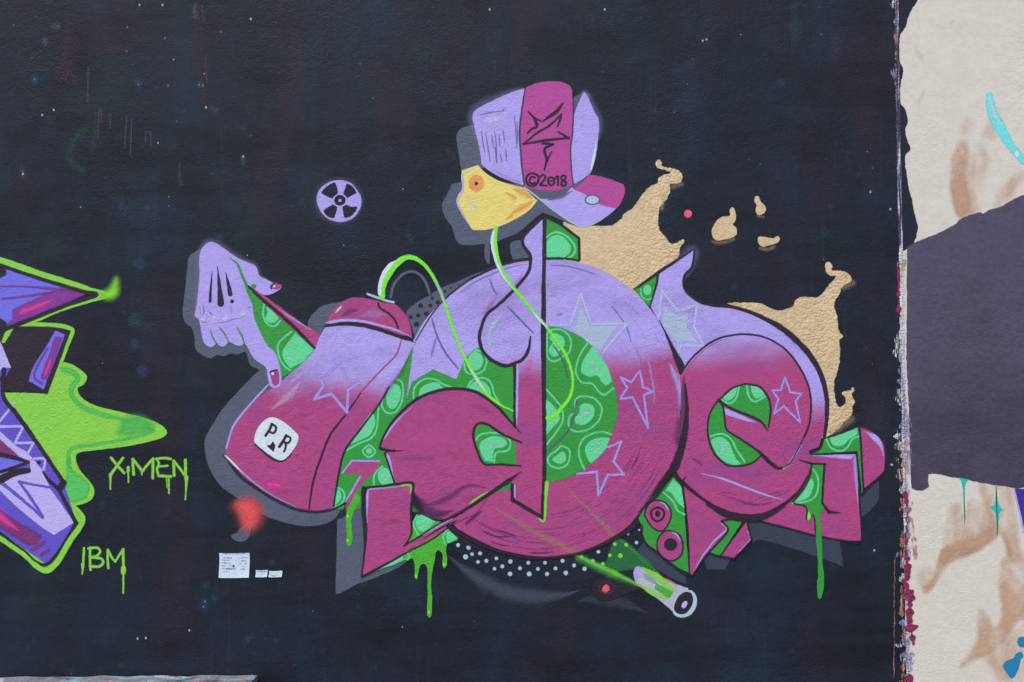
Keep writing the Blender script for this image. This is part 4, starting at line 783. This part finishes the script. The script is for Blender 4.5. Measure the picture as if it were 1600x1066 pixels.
for x0, x1, y in ((185, 280, 745), (385, 440, 742), (182, 255, 770), (385, 435, 775), (185, 265, 797), (365, 435, 803), (185, 290, 825), (190, 315, 857), (190, 230, 888), (385, 415, 835), (370, 415, 862)):
    line('notice', 'printed_line', 'H8', '%d,%d %d,%d' % (x0, y, x1, y + 1), 9 if y != 857 else 15, 'ink')
job('notice', 'ink_blot', Geo().dot('H8', 300, 830, 11), 'black')
job(None, 'paper_strip', Geo().sheet('H8', 530, 872, 652, 945, .003), 'paperw', 'ps1'); THINGS['ps1'] = ('small white paper strip stuck right beside the square notice', 'paper strip')
job(None, 'paper_strip', Geo().sheet('H8', 668, 880, 805, 945, .003), 'paperw', 'ps2'); THINGS['ps2'] = ('small white paper strip farthest right of the square notice', 'paper strip')
line('ps1', 'printed_line', 'H8', '545,885 640,885', 6, 'ink'); line('ps2', 'printed_line', 'H8', '680,935 790,930', 6, 'ink')

# ---- drip lettering
def letter(word, ch, fr, strokes):
    lines('wall', 'drip_letter', [(fr, p, wd) for p, wd in strokes], 'lime', label='lime green hand-sprayed letter %s of the word %s' % (ch, word))
Wd = 'XMEN'
letter('XMEN', 'X', 'E', [('617,268 655,315 690,352', 15), ('682,270 645,320 612,368', 15), ('614,360 612,400 613,443', '16 8 8')])
lines('wall', 'drip_mark', [('E', '712,322 712,345', 17), ('E', '713,345 713,405', '9 8')], 'lime', label='lime green dot with a drip between X and M')
letter('XMEN', 'M', 'E', [('743,360 740,320 738,275', 15), ('740,278 765,310 790,345', 14), ('790,345 820,305 850,272', 14), ('850,272 848,320 848,382', 15), ('788,345 788,362', 8)])
letter('XMEN', 'E', 'E', [('865,275 905,270 948,274', 13), ('868,272 882,300 872,330 880,368', '12 13 13 14'), ('880,318 930,312', 12), ('882,368 950,372', 15), ('937,375 938,465', '10 9'), ('925,375 927,435', '6 5')])
letter('XMEN', 'N', 'E', [('968,368 965,320 965,285', 15), ('965,285 1000,330 1032,372', 14), ('1032,385 1030,330 1030,280', 16), ('1036,375 1034,430 1030,500', '20 9 8')])
letter('IBM', 'I', 'E', [('466,770 464,820 460,868', 13), ('460,860 460,880 456,915', '20 10 6')])
letter('IBM', 'B', 'E', [('502,765 500,820 502,890', 13), ('492,772 540,768 556,788 540,810 508,820', 13), ('508,820 560,828 574,850 550,872 500,870', 14)])
letter('IBM', 'M', 'E', [('602,882 598,830 600,780', 13), ('600,780 620,820 640,845', 12), ('640,845 665,805 685,775', 12), ('685,775 684,830 686,890', 14), ('685,880 685,905', 26), ('685,905 685,960 684,1020', '12 9 8')])

# ---- piece at the left edge
fill('wall', 'lime_splash', 'E', '20,-95! 250,-90! 300,-240! 345,-265! 400,-250 460,-212 484,-178 462,-138 430,-115 460,-62 540,-18 680,16 820,52 900,90 926,122 918,145 860,170 700,205 530,225 440,240 420,265 440,330 490,390 522,440 515,490 470,520 410,535! 452,580! 477,615! 400,740! 268,905! 240,895! 0,712! -200,560! -200,-200!', 'lime', 'splash', 'big lime green splash flowing out of the left-hand piece')
line('splash', 'green_band', 'D', '345,700 400,715 432,750 400,800 402,850 460,910 560,950 700,985 850,1035', '30 34 30 30 34 26 22 22 20', 'midg', soft=3.2)
fill('splash', 'green_band', 'E', '700,55 760,40 820,62 850,92 820,120 740,138 660,130', 'midg', soft=13, alpha=.8)
line('splash', 'green_band', 'E', '860,120 700,165 520,195 400,218 378,280 390,330', '16 18 18 22 24 24', 'midg', soft=3.2)
fill('splash', 'green_band', 'E', '385,260 402,340 480,400 496,440 470,492 400,512 345,472! 370,400', 'midg', soft=5)
fill('wall', 'black_backing', 'D', '0,455! 100,452! 330,465! 385,495! 258,838! 30,822! 20,850! -60,850! -60,500!', 'black', 'backing', 'black block behind the small violet shard at the left edge')
line('wall', 'lime_outline', 'D', '-60,75 10,98 100,128 250,180 400,225 520,268 590,288 500,318 330,372 200,428 110,450', '30 36 34 32 30 32 30 22 22 22 22', 'lime', 'lo1', 'lime outline running around the violet spike at the left edge')
line('lo1', 'lime_outline', 'D', '105,450 250,452 340,460 382,470 402,490 375,560 330,680', '22 22 22 24 26 24 26', 'lime')
line('lo1', 'lime_outline', 'D', '75,465 45,500 20,545', '10 30 20', 'lime')
job('lo1', 'lime_glow', Geo().poly('D', '560,288 590,268 620,240 645,195 655,240 652,280 625,305 590,308', soft=11), 'limem')
fill('wall', 'violet_spike', 'D', '-60,130! 25,142! 280,220 430,262 475,282! 350,342 200,405 20,470! -60,500!', 'peri', 'spike', 'violet spike with pink shading pointing right at the left edge')
lines('spike', 'plum_line', [('D', '-20,240 150,243 330,258 420,268', '10 12 16 30'), ('D', '10,310 150,295 300,272', '14 16 20')], 'plum', soft=3)
fill('spike', 'plum_shade', 'D', '72,372! 200,310 330,262 475,278! 300,362 75,445! 25,465! 75,420!', 'plum', 'ps', soft=4)
line('ps', 'hot_pink_glow', 'D', '105,388 200,352 320,305', '40 38 14', 'hot', soft=6, taper=(.1, .4))
line('spike', 'black_outline', 'D', '-60,108 10,126 150,174 330,230 450,265 538,286 450,318 350,352 150,432 -20,496', '18 18 20 20 20 22 22 22 22 22', 'black')
lines('spike', 'black_notch', [('D', '-20,180 10,160', 50), ('D', '-20,440 12,455', 60)], 'black')
fill('wall', 'violet_shard', 'D', '308,485! 362,508! 242,812! 160,766! 190,680 265,560', 'peri', 'vs', 'small violet shard with a hot pink core in the black block')
fill('vs', 'plum_shade', 'D', '308,520! 345,525! 270,745 230,752 250,680 280,600', 'plum', soft=2)
line('vs', 'hot_pink_glow', 'D', '288,630 268,690 250,735', '16 24 26', 'hot', soft=4, taper=(.3, .1))
line('vs', 'plum_line', 'D', '262,585 190,730 235,782', '12 10 10', 'plum')
line('backing', 'black_outline', 'D', '385,490 330,640 258,832', '14 16 16', 'black')
fill('wall', 'violet_arm', 'D', '-60,670! 60,690! 22,760! 22,850! 100,955! 180,1066! 345,1300! 425,1556! 264,1784! -60,1564!', 'peri2', 'arm', 'thick violet arm with triangles and pale bands at the lower left edge')
fill('arm', 'pale_plane', 'D', '-60,500! 0,540! 62,692! 20,690! -60,760!', 'palelil')
fill('arm', 'plum_shade', 'E', '-60,90! 20,165! 120,262! -60,240!', 'plumf', soft=2)
fill('arm', 'pale_plane', 'E', '-60,70! 0,120! 100,210! 150,235! 245,345! 280,440! 412,627! 300,697! 235,655! 100,545 0,450! -60,400! -60,340! 170,330! 165,290! 110,262! 0,165! -60,110!', 'palelil', 'pp1')
fill('arm', 'violet_plane', 'E', '-60,270! 0,265! 130,292! 0,345! -60,370!', 'peri')
line('arm', 'pale_line', 'M', '-100,300 0,160 130,0 200,-90', 34, 'palelil', sharp=True)
line('arm', 'pale_line', 'M', '-100,235 0,235 330,232 210,465 470,460 390,610', '36 36 34 36 32 34', 'palelil', sharp=True)
line('arm', 'pale_line', 'M', '480,680 635,678 608,835', 34, 'palelil', sharp=True)
line('pp1', 'violet_line', 'E', '105,400 190,418 282,432', '14 12 12', 'peri2')
line('pp1', 'violet_line', 'E', '108,402 170,490 240,600 195,560 100,480 0,400 -40,370', '14 16 14 14 16 20 20', 'peri2')
fill('arm', 'plum_shade', 'E', '-60,500! 0,560 120,640 232,700! 205,745! 160,752! 0,655! -60,620!', 'plumf', 'crs', soft=5)
line('crs', 'hot_pink_glow', 'E', '-30,565 40,625 110,675', '60 50 20', 'hot', soft=8, taper=(0, .4))
lines('crs', 'plum_line', [('E', '180,780 215,760 245,738', 20), ('E', '230,805 270,782', 18)], 'plumf')
lines('arm', 'black_outline', [('D', '22,700 20,850 100,958 182,1070', 22), ('E', '75,0 200,175 352,400', '22 22 20'), ('E', '355,405 330,440', 34), ('E', '240,345 270,390 330,445', '10 18 20'), ('E', '325,440 425,632', 20), ('E', '425,632 262,858 120,775 0,685 -60,640', '20 20 18 18 18'), ('D', '-20,755 28,755', 22)], 'black')
lines('arm', 'black_wedge', [('E', '-60,235 0,250 80,268 160,292', '22 22 20 14'), ('E', '-60,365 0,348 80,322 155,295', '16 18 18 14'), ('E', '-60,420 0,390 80,352 160,338', '40 44 38 26')], 'black')
job('arm', 'black_dot', Geo().dot('M', 542, 742, 26), 'black')
line('wall', 'lime_outline', 'E', '410,535 462,612 400,712 268,892 120,795 0,712 -60,670', '22 32 30 34 24 26 26', 'lime', label='lime outline around the tip of the violet arm')

# ---- paint on the cream wall
fill('cream', 'black_overspill', 'Z', '1412,-60! 1436,-40 1434,0! 1420,24 1415,41 1406,58 1405,92 1411,110 1407,132 1406,158 1414,172 1418,190 1414,205 1418,222 1422,233 1414,246 1418,284 1424,310 1429,336 1434,356 1428,380! 1418,388! 1407,395! 1404,300! 1400,100! 1394,-60!', 'cut', 'spill', 'ragged edge of black paint lapping over the joint onto the cream wall', rag=1.0)
for p in ('1497,262 1488,285 1488,320 1494,335 1503,345 1530,335 1532,290 1545,250 1530,225 1505,225', '1502,205 1510,185 1520,190 1512,212', '1560,300 1590,270 1600,275 1585,300 1560,325', '1538,210 1548,190 1556,215'):
    fill('cream', 'tan_wash', 'Z', p, 'tanl', soft=12)
fill('cream', 'tan_wash', 'Z', '1487,250 1498,225 1512,222 1508,280 1515,320 1502,340 1492,325 1486,290', 'tan', soft=8)
for fr, p, mt, sf in (('R4', '1130,320! 1300,330 1440,375! 1460,640 1500,850 1540,1066! 1400,1066! 1370,900 1330,800 1290,820 1200,890 1060,960 900,1050 760,1066! 800,880 850,560 930,520 980,600 1040,480 1160,500 1130,400', 'tanl', 9),
                      ('R4', '1140,330! 1180,345 1240,420 1260,600 1290,800 1200,880 1040,970 900,1050 760,1100 820,900 1000,860 1150,800 1240,700 1170,500', 'tan', 10),
                      ('R4', '1330,800 1360,780 1420,960 1400,1000 1370,900', 'tan', 7),
                      ('R5', '690,-10! 1000,-10! 830,60 740,100 690,170 640,250 600,310 545,350 530,300 600,230 640,120', 'tan', 7),
                      ('R5', '490,190 560,140 620,180 580,300 520,310', 'tanl', 12),
                      ('R5', '1160,90 1200,60 1250,180 1345,270! 1600,300! 1600,500! 1310,560 1240,640 1180,740 1080,820 960,880 830,945 900,840 970,720 980,480 1040,520 1110,620 1170,520 1150,300', 'tan', 9),
                      ('R5', '1200,-10! 1345,100! 1600,100! 1600,300! 1250,180 1210,60', 'tanl', 14),
                      ('R5', '1050,840 1345,600! 1600,560! 1600,1066! 1150,1066! 1070,940', 'tanl', 14)):
    fill('cream', 'tan_wash', fr, p, mt, soft=sf)
fill('cream', 'mauve_block', 'Z', '1417,387! 1428,380 1462,366 1494,350 1496,346! 1511,338 1530,332 1535,335! 1547,328 1564,323 1584,311 1600,305! 1640,292! 2000,250! 2000,770! 1600,762! 1588,764! 1570,760 1549,757 1532,754 1509,749 1484,745 1468,741 1451,741! 1450,749 1451,761! 1441,766 1432,766 1424,763! 1423,740! 1420,640! 1416,560! 1417,480!', 'mauve', 'mauve', 'large mauve grey block rolled over the cream wall', rag=.7)
line('cream', 'cyan_stroke', 'R1', '842,612 862,720 920,830 985,940 1066,1030', '44 70 64 50 50', 'cyan', 'cy', 'pale cyan brush stroke at the upper right')
line('cy', 'pale_core', 'R1', '845,618 868,710 930,830', '24 34 16', 'white', soft=5, taper=(.1, .4), alpha=.8); job('cy', 'pale_core', Geo().dot('R1', 1020, 985, 14, 20), 'white')
fill('cream', 'teal_drip', 'R4', '935,274! 1028,292! 995,350 990,500 992,705! 978,500 970,350', 'tealm', 't1', 'teal drip hanging from the lower edge of the mauve block')
fill('cream', 'teal_star', 'R4', '1280,338! 1294,470 1312,545 1355,575! 1310,600 1302,700 1296,818! 1288,700 1272,600 1240,562 1213,540! 1264,530 1274,470', 'tealm', 't2', 'four-pointed teal star below the mauve block')
fill('cream', 'violet_patch', 'R4', '1450,380! 1600,380! 1900,380! 1900,1066! 1640,1066! 1540,780! 1490,560', 'violet', 'vp', 'dark violet patch at the right edge below the mauve block')
line('vp', 'lilac_edge', 'R4', '1448,380 1490,560 1540,780 1620,1066', '14 22 26 26', 'palelil', soft=3.2)
fill('cream', 'blue_blot', 'R5', '1290,740 1305,703 1345,700 1372,740 1345,782 1308,775', 'blue', 'b1', 'small ocean blue blot at the lower right edge')
fill('cream', 'blue_blot', 'R5', '1280,835 1320,822 1340,855 1318,885 1300,960 1262,1025 1242,1036 1192,975 1178,925 1215,888 1265,868', 'blue', 'b2', 'larger ocean blue blot at the lower right corner')
lines('cream', 'faint_brush_mark', [('R1', '350,290 380,330 430,400', '20 50 20'), ('R1', '440,560 400,640 390,700', '10 40 10'), ('R1', '380,90 400,200', 12), ('R1', '590,160 620,130', 30)], 'beam', soft=8, taper=(.3, .3), alpha=.16)
# ---- chipped paint along the joint
CH = [('chip', '1396,-10 1397,8', '11 9'), ('chipl', '1399,0 1400,20 1400,42', '6 5 5'), ('chipo', '1399,42 1400,60 1400,80', '6 6 4'), ('chip', '1400,82 1400,92', 4), ('chipl', '1399,100 1397,118 1401,140 1401,162 1402,172', '4 8 4 5 2'), ('spB', '1402,160 1403,300', 1),
      ('chip', '1414,396 1412,420 1411,470 1410,498', '6 6 6 8'), ('chipy', '1411,410 1411,420', 8), ('chipr', '1404,410 1404,440 1404,480 1406,495', '4 6 8 6'), ('chip', '1403,405 1403,415', 4),
      ('chip', '1408,495 1410,520 1411,560 1413,610 1416,628', '8 12 9 11 9'), ('chip', '1404,525 1404,550', 12), ('chipl', '1407,555 1409,590 1412,640 1416,680', '8 12 10 10'), ('chip', '1404,610 1406,632', 8), ('chipl', '1416,640 1418,690 1419,740', '9 10 9'),
      ('chip', '1402,672 1405,690 1408,712', '10 12 9'), ('chipo', '1411,690 1413,715 1410,735', '6 8 6'), ('chip', '1400,715 1401,718', 4), ('chip', '1403,722 1403,725', 5), ('chip', '1393,726 1395,727', 2), ('chip', '1406,735 1404,745', 7), ('chipo', '1409,740 1409,750', 7), ('chip', '1409,758 1408,768', 6),
      ('chipl', '1414,740 1415,775 1417,800', '10 8 6'), ('chipr', '1414,770 1418,800 1416,840 1415,880', '6 9 8 6'), ('chipo', '1409,782 1410,803', 10), ('chipo', '1409,832 1409,842', 7), ('chipo', '1410,845 1409,872', 9), ('chipl', '1419,790 1419,830 1420,870', 6), ('chipo', '1424,810 1427,835 1430,872', '2 6 8'), ('chipo', '1426,785 1424,790', 6),
      ('chip', '1411,875 1411,885', 10), ('chipr', '1417,870 1418,890 1417,905', '8 14 10'), ('chip', '1410,898 1409,905', 9), ('chipr', '1412,908 1420,930 1422,945 1420,960', '10 18 16 14'), ('chipo', '1408,915 1409,940 1409,965', '6 10 8'), ('chipr', '1419,955 1423,985 1427,1005', '10 14 8'),
      ('chipl', '1410,968 1412,990', 8), ('chipo', '1411,990 1414,1005', 9), ('chipl', '1414,1005 1418,1030 1420,1055', '14 16 14'), ('chip', '1400,1008 1408,1009', 5), ('chip', '1410,1028 1409,1032', 6), ('chipo', '1410,1040 1410,1075', 9), ('chipr', '1420,1060 1421,1085', 14), ('chipo', '1398,870 1397,920 1397,1000 1396,1060', '2 1.4 1 1'), ('chipl', '1402,865 1400,870', 3)]
for mt, p, wd in CH:
    g = Geo(); pts = parse('Z', p); wd_ = [float(t) for t in str(wd).split()]
    g.line('Z', p, str(wd) if not isinstance(wd, str) else wd, w_=1.2, chip=1)
    job('cream', 'paint_chip', g, mt)
# ------------------------------------------------------------------ walls, step, ground
def mesh_obj(name, verts, faces, mat, par=None):
    me = bpy.data.meshes.new(name); me.from_pydata(verts, [], faces); me.update()
    if mat: me.materials.append(mat)
    o = bpy.data.objects.new(name, me); sc.collection.objects.link(o)
    if par: o.parent = par
    return o
def dark_wall_material():
    m = paint('black_wall_paint', (27, 33, 46), alpha=False, bump=.34, mott=.3, rough=.6, spec=.28)
    t = m.node_tree; N = t.nodes.new; Lk = t.links.new
    b = [n for n in t.nodes if n.type == 'BSDF_PRINCIPLED'][0]; src = b.inputs['Base Color'].links[0].from_socket
    ge = [n for n in t.nodes if n.type == 'NEW_GEOMETRY'][0]
    def stain(src, col, sx, sz, lo, hi, k, off):
        mp = N('ShaderNodeMapping'); mp.inputs['Scale'].default_value = (sx, 1, sz); mp.inputs['Location'].default_value = (off, off * 2, off)
        Lk(ge.outputs['Position'], mp.inputs[0]); n = N('ShaderNodeTexNoise'); n.inputs['Scale'].default_value = 1; n.inputs['Detail'].default_value = 5
        n.inputs['Roughness'].default_value = .62; Lk(mp.outputs[0], n.inputs['Vector'])
        r = N('ShaderNodeMapRange'); r.inputs[1].default_value = lo; r.inputs[2].default_value = hi; r.inputs[4].default_value = k; Lk(n.outputs[0], r.inputs[0])
        x = N('ShaderNodeMix'); x.data_type = 'RGBA'; Lk(r.outputs[0], x.inputs[0]); Lk(src, x.inputs[6]); x.inputs[7].default_value = alb(col); return x.outputs[2]
    src = stain(src, (66, 34, 44), 3.4, .9, .52, .78, .38, 3)       # old maroon coats grinning through
    src = stain(src, (34, 66, 84), 2.8, 1.1, .52, .80, .42, 11)     # old teal coats
    src = stain(src, (70, 84, 102), 22, 1.6, .6, .84, .22, 23)     # faint vertical roller bands
    src = stain(src, (84, 92, 110), 9, 7, .62, .80, .35, 57)        # rubbed patches
    src = stain(src, (40, 70, 52), 1.9, 1.9, .60, .80, .35, 31)
    src = stain(src, (10, 10, 16), 2.2, 3.8, .48, .70, .60, 41)
    src = stain(src, (10, 10, 16), .9, 6.5, .52, .66, .40, 71)      # horizontal brush laps
    Lk(src, b.inputs['Base Color']); return m
def slab(name, x0, x1, z0, z1, y0, y1, mat, par=None, xt0=None, xt1=None, bev=0):
    a0 = x0 if xt0 is None else xt0; a1 = x1 if xt1 is None else xt1
    v = [(x0, y0, z0), (x1, y0, z0), (a1, y0, z1), (a0, y0, z1), (x0, y1, z0), (x1, y1, z0), (a1, y1, z1), (a0, y1, z1)]
    f = [(0, 1, 2, 3), (5, 4, 7, 6), (4, 0, 3, 7), (1, 5, 6, 2), (3, 2, 6, 7), (4, 5, 1, 0)]
    o = mesh_obj(name, v, f, mat, par)
    if bev:
        md = o.modifiers.new('edge', 'BEVEL'); md.width = bev; md.segments = 2
    return o
# the joint between the two walls leans a little: line through two photograph points
xa, za = P(1401, 0); xb, zb = P(1420, 1066)
def xj(z): return xa + (xb - xa) * (za - z) / (za - zb)
def tag(o, label=None, cat=None, group=None, kind=None):
    for k, v in (('label', label), ('category', cat), ('group', group), ('kind', kind)):
        if v: o[k] = v
TOP = 4.6
dwm = dark_wall_material()
wall = slab('painted_wall', -9, xj(0) - .008, 0, TOP, 0, .25, dwm, xt1=xj(TOP) - .008)
wall['kind'] = 'thing'
tag(wall, 'tall black rendered wall carrying the magenta and lilac graffiti lettering', 'wall')
crm = paint('cream_wall_paint', (211, 203, 191), alpha=False, bump=.26, mott=.09, rough=.6)
cream = slab('cream_wall', xj(0) + .008, 7, 0, TOP, -.001, .25, crm, xt0=xj(TOP) + .008)
cream['kind'] = 'thing'
tag(cream, 'cream rendered wall with tan washes and a mauve painted block, right of the joint', 'wall')
# mortar bead in the joint, crusted with old paint
def bead_material():
    m = paint('crusted_joint_paint', (150, 146, 160), alpha=False, bump=2.2, mott=.3)
    t = m.node_tree; N = t.nodes.new; Lk = t.links.new; b = [n for n in t.nodes if n.type == 'BSDF_PRINCIPLED'][0]
    ge = [n for n in t.nodes if n.type == 'NEW_GEOMETRY'][0]
    mp = N('ShaderNodeMapping'); mp.inputs['Scale'].default_value = (80, 60, 4); Lk(ge.outputs['Position'], mp.inputs[0])
    n = N('ShaderNodeTexNoise'); n.inputs['Scale'].default_value = 1; n.inputs['Detail'].default_value = 5; Lk(mp.outputs[0], n.inputs['Vector'])
    r = N('ShaderNodeValToRGB'); r.color_ramp.interpolation = 'LINEAR'
    st = [(0, (30, 32, 42)), (.32, (70, 50, 70)), (.40, (150, 140, 170)), (.48, (206, 204, 210)), (.57, (196, 188, 204)), (.68, (190, 140, 124))]
    while len(r.color_ramp.elements) < len(st): r.color_ramp.elements.new(.5)
    for e, (p, c) in zip(r.color_ramp.elements, st): e.position = p; e.color = alb(c)
    sp = N('ShaderNodeSeparateXYZ'); Lk(ge.outputs['Position'], sp.inputs[0])
    up = N('ShaderNodeMapRange'); zz = ZC + (533 - 395) * S; up.inputs[1].default_value = zz - .02; up.inputs[2].default_value = zz + .02; up.inputs[3].default_value = 0; up.inputs[4].default_value = .16
    Lk(sp.outputs[2], up.inputs[0]); su = N('ShaderNodeMath'); su.operation = 'SUBTRACT'; Lk(n.outputs[0], su.inputs[0]); Lk(up.outputs[0], su.inputs[1])
    Lk(su.outputs[0], r.inputs[0]); Lk(r.outputs[0], b.inputs['Base Color']); return m
bv, bf = [], []; K = 9; R = 460
for i in range(R + 1):
    z = TOP * i / R
    for j in range(K + 1):
        t = math.pi * j / K; d = .012 + .004 * noise.noise(Vector((z * 9, j, 0))) + .002 * noise.noise(Vector((z * 40, j * 2, 4)))
        bv.append((xj(z) - d * math.cos(t) * 1.1, .002 - d * .32 * math.sin(t), z))
for i in range(R):
    for j in range(K): a = i * (K + 1) + j; bf.append((a, a + 1, a + K + 2, a + K + 1))
bead = mesh_obj('mortar_joint', bv, bf, bead_material(), cream)
for p_ in bead.data.polygons: p_.use_smooth = True
# low concrete step against the wall at bottom left
stepm = paint('step_concrete', (120, 122, 130), alpha=False, bump=1.5, mott=.35, rough=.7)
def step_colours(m):
    t = m.node_tree; N = t.nodes.new; Lk = t.links.new; b = [n for n in t.nodes if n.type == 'BSDF_PRINCIPLED'][0]
    src = b.inputs['Base Color'].links[0].from_socket; ge = [n for n in t.nodes if n.type == 'NEW_GEOMETRY'][0]
    for k, (col, lo) in enumerate((((110, 165, 180), .57), ((190, 96, 74), .62), ((92, 62, 110), .6), ((196, 200, 206), .6), ((60, 56, 70), .6))):
        mp = N('ShaderNodeMapping'); mp.inputs['Location'].default_value = (k * 7, k * 3, 0); mp.inputs['Scale'].default_value = (7, 14, 9); Lk(ge.outputs['Position'], mp.inputs[0])
        n = N('ShaderNodeTexNoise'); n.inputs['Scale'].default_value = 1; n.inputs['Detail'].default_value = 5; n.inputs['Distortion'].default_value = .6; Lk(mp.outputs[0], n.inputs['Vector'])
        r = N('ShaderNodeMapRange'); r.inputs[1].default_value = lo; r.inputs[2].default_value = lo + .05; r.inputs[4].default_value = .75; Lk(n.outputs[0], r.inputs[0])
        x = N('ShaderNodeMix'); x.data_type = 'RGBA'; Lk(r.outputs[0], x.inputs[0]); Lk(src, x.inputs[6]); x.inputs[7].default_value = alb(col); src = x.outputs[2]
    Lk(src, b.inputs['Base Color'])
step_colours(stepm)
sx1, sz1 = P(403, 1053.5); sx0, sz0 = P(0, 1057)
NX, NY = 160, 10; v, f = [], []
XL = -6.0; slope = (sz1 - sz0) / (sx1 - sx0)
for i in range(NX + 1):
    for j in range(NY + 1):
        x = XL + (sx1 - XL) * i / NX; y = -.012 - .5 * j / NY
        e = .006 * noise.noise(Vector((x * 8, y * 8, 0))) + .003 * noise.noise(Vector((x * 30, y * 30, 2)))
        drop = -.012 if j == NY else 0
        v.append((x + (.008 * noise.noise(Vector((y * 22, 1, 1))) if i == NX else 0), y, sz1 + slope * (x - sx1) + e + drop))
for i in range(NX):
    for j in range(NY): a = i * (NY + 1) + j; f.append((a, a + NY + 1, a + NY + 2, a + 1)[::-1])
nb = len(v); front = [i * (NY + 1) + NY for i in range(NX + 1)]; side = [NX * (NY + 1) + j for j in range(NY + 1)]
for i in front: v.append((v[i][0], v[i][1], 0))
for k in range(NX): f.append((front[k], front[k + 1], nb + k + 1, nb + k)[::-1])
ns_ = len(v)
for i in side: v.append((v[i][0], v[i][1], 0))
for k in range(NY): f.append((side[k], side[k + 1], ns_ + k + 1, ns_ + k))
step = mesh_obj('concrete_step', v, f, stepm)
tag(step, 'low concrete step spattered with paint at the foot of the black wall', 'step')
gm = paint('asphalt', (74, 74, 76), alpha=False, bump=1.0, mott=.3, rough=.85)
gr = mesh_obj('ground', [(-80, -80, 0), (80, -80, 0), (80, 60, 0), (-80, 60, 0)], [(0, 1, 2, 3)], gm); tag(gr, kind='structure')

# ------------------------------------------------------------------ build the painted sheets
def to_obj(J, lev, OBJ):
    g = J['g']; y = -lev
    if J['off']: y -= .001
    vs = []
    for px, py in g.v:
        x, z = P(px, py); vs.append((x, 0, z))
    fs = []
    for f_ in g.f:
        # face the camera (normal -Y)
        ar = sum(vs[f_[i]][0] * vs[f_[(i+1) % len(f_)]][2] - vs[f_[(i+1) % len(f_)]][0] * vs[f_[i]][2] for i in range(len(f_)))
        fs.append(f_ if ar > 0 else f_[::-1])
    cx = sum(p[0] for p in vs) / len(vs); cz = sum(p[2] for p in vs) / len(vs)
    vs = [(p[0] - cx, -d, p[2] - cz) for p, d in zip(vs, g.d)]
    m = M[J['mat']]; o = mesh_obj(J['name'], vs, fs, m)
    if m.get('solid'):
        o.data.materials.append(bpy.data.materials[m['solid']])
        o.data.polygons.foreach_set('material_index', [1 if min(g.a[i] for i in f_) > .999 else 0 for f_ in fs])
    a = o.data.attributes.new('alpha', 'FLOAT', 'POINT'); a.data.foreach_set('value', g.a)
    o.location = (cx, y, cz)
    if J['label']: o['label'] = J['label']
    if J['kind']: o['kind'] = J['kind']
    return o
OBJ = {'wall': wall, 'cream': cream}
LV = []; HF = {}
for J in JOBS:
    g = J['g']; xs = [p[0] for p in g.v]
    if J['kind'] == 'stuff': g.top = min(g.top, .0002); g.d = [min(d, .0002) for d in g.d]
    cells = set()
    for f_ in g.f:
        q = [g.v[i] for i in f_]
        a0, a1 = min(t[0] for t in q), max(t[0] for t in q); b0, b1 = min(t[1] for t in q), max(t[1] for t in q)
        if len(q) <= 4:
            for cx in range(int(a0 // 6), int(a1 // 6) + 1):
                for cy in range(int(b0 // 6), int(b1 // 6) + 1): cells.add((cx, cy))
        else:
            n = len(q)
            for cy in range(int(b0 // 6), int(b1 // 6) + 1):
                for fy in (.01, 3, 5.99):
                    yy = cy * 6 + fy
                    xi = sorted(q[i][0] + (yy - q[i][1]) / (q[(i+1) % n][1] - q[i][1]) * (q[(i+1) % n][0] - q[i][0]) for i in range(n) if (q[i][1] > yy) != (q[(i+1) % n][1] > yy))
                    for e0, e1 in zip(xi[::2], xi[1::2]):
                        for cx in range(int(e0 // 6), int(e1 // 6) + 1): cells.add((cx, cy))
    lv = max([.0002] + [HF[c] + 3e-5 for c in cells if c in HF])
    for c in cells: HF[c] = lv + g.top
    LV.append((0, lv + g.top)); r = J['par']
    J['off'] = xs and min(xs) > 1385
    J['o'] = to_obj(J, lv, OBJ); J['lv'] = lv
    if J['key']: OBJ[J['key']] = J['o']
WORLD = {J['o'].name: J['o'].location.copy() for J in JOBS}
for J in JOBS:
    if J['par']:
        par = OBJ[J['par']]; J['o'].parent = par
        J['o'].location = WORLD[J['o'].name] - WORLD.get(par.name, Vector((0, 0, 0)))
for k, (lab, cat) in THINGS.items():
    OBJ[k]['label'] = lab; OBJ[k]['category'] = cat
print('deepest sheet mm', 1000 * max(l for _, l in LV)); print('max level', max(l for _, l in LV), 'sheets', len(JOBS), 'verts', sum(len(J['g'].v) for J in JOBS))
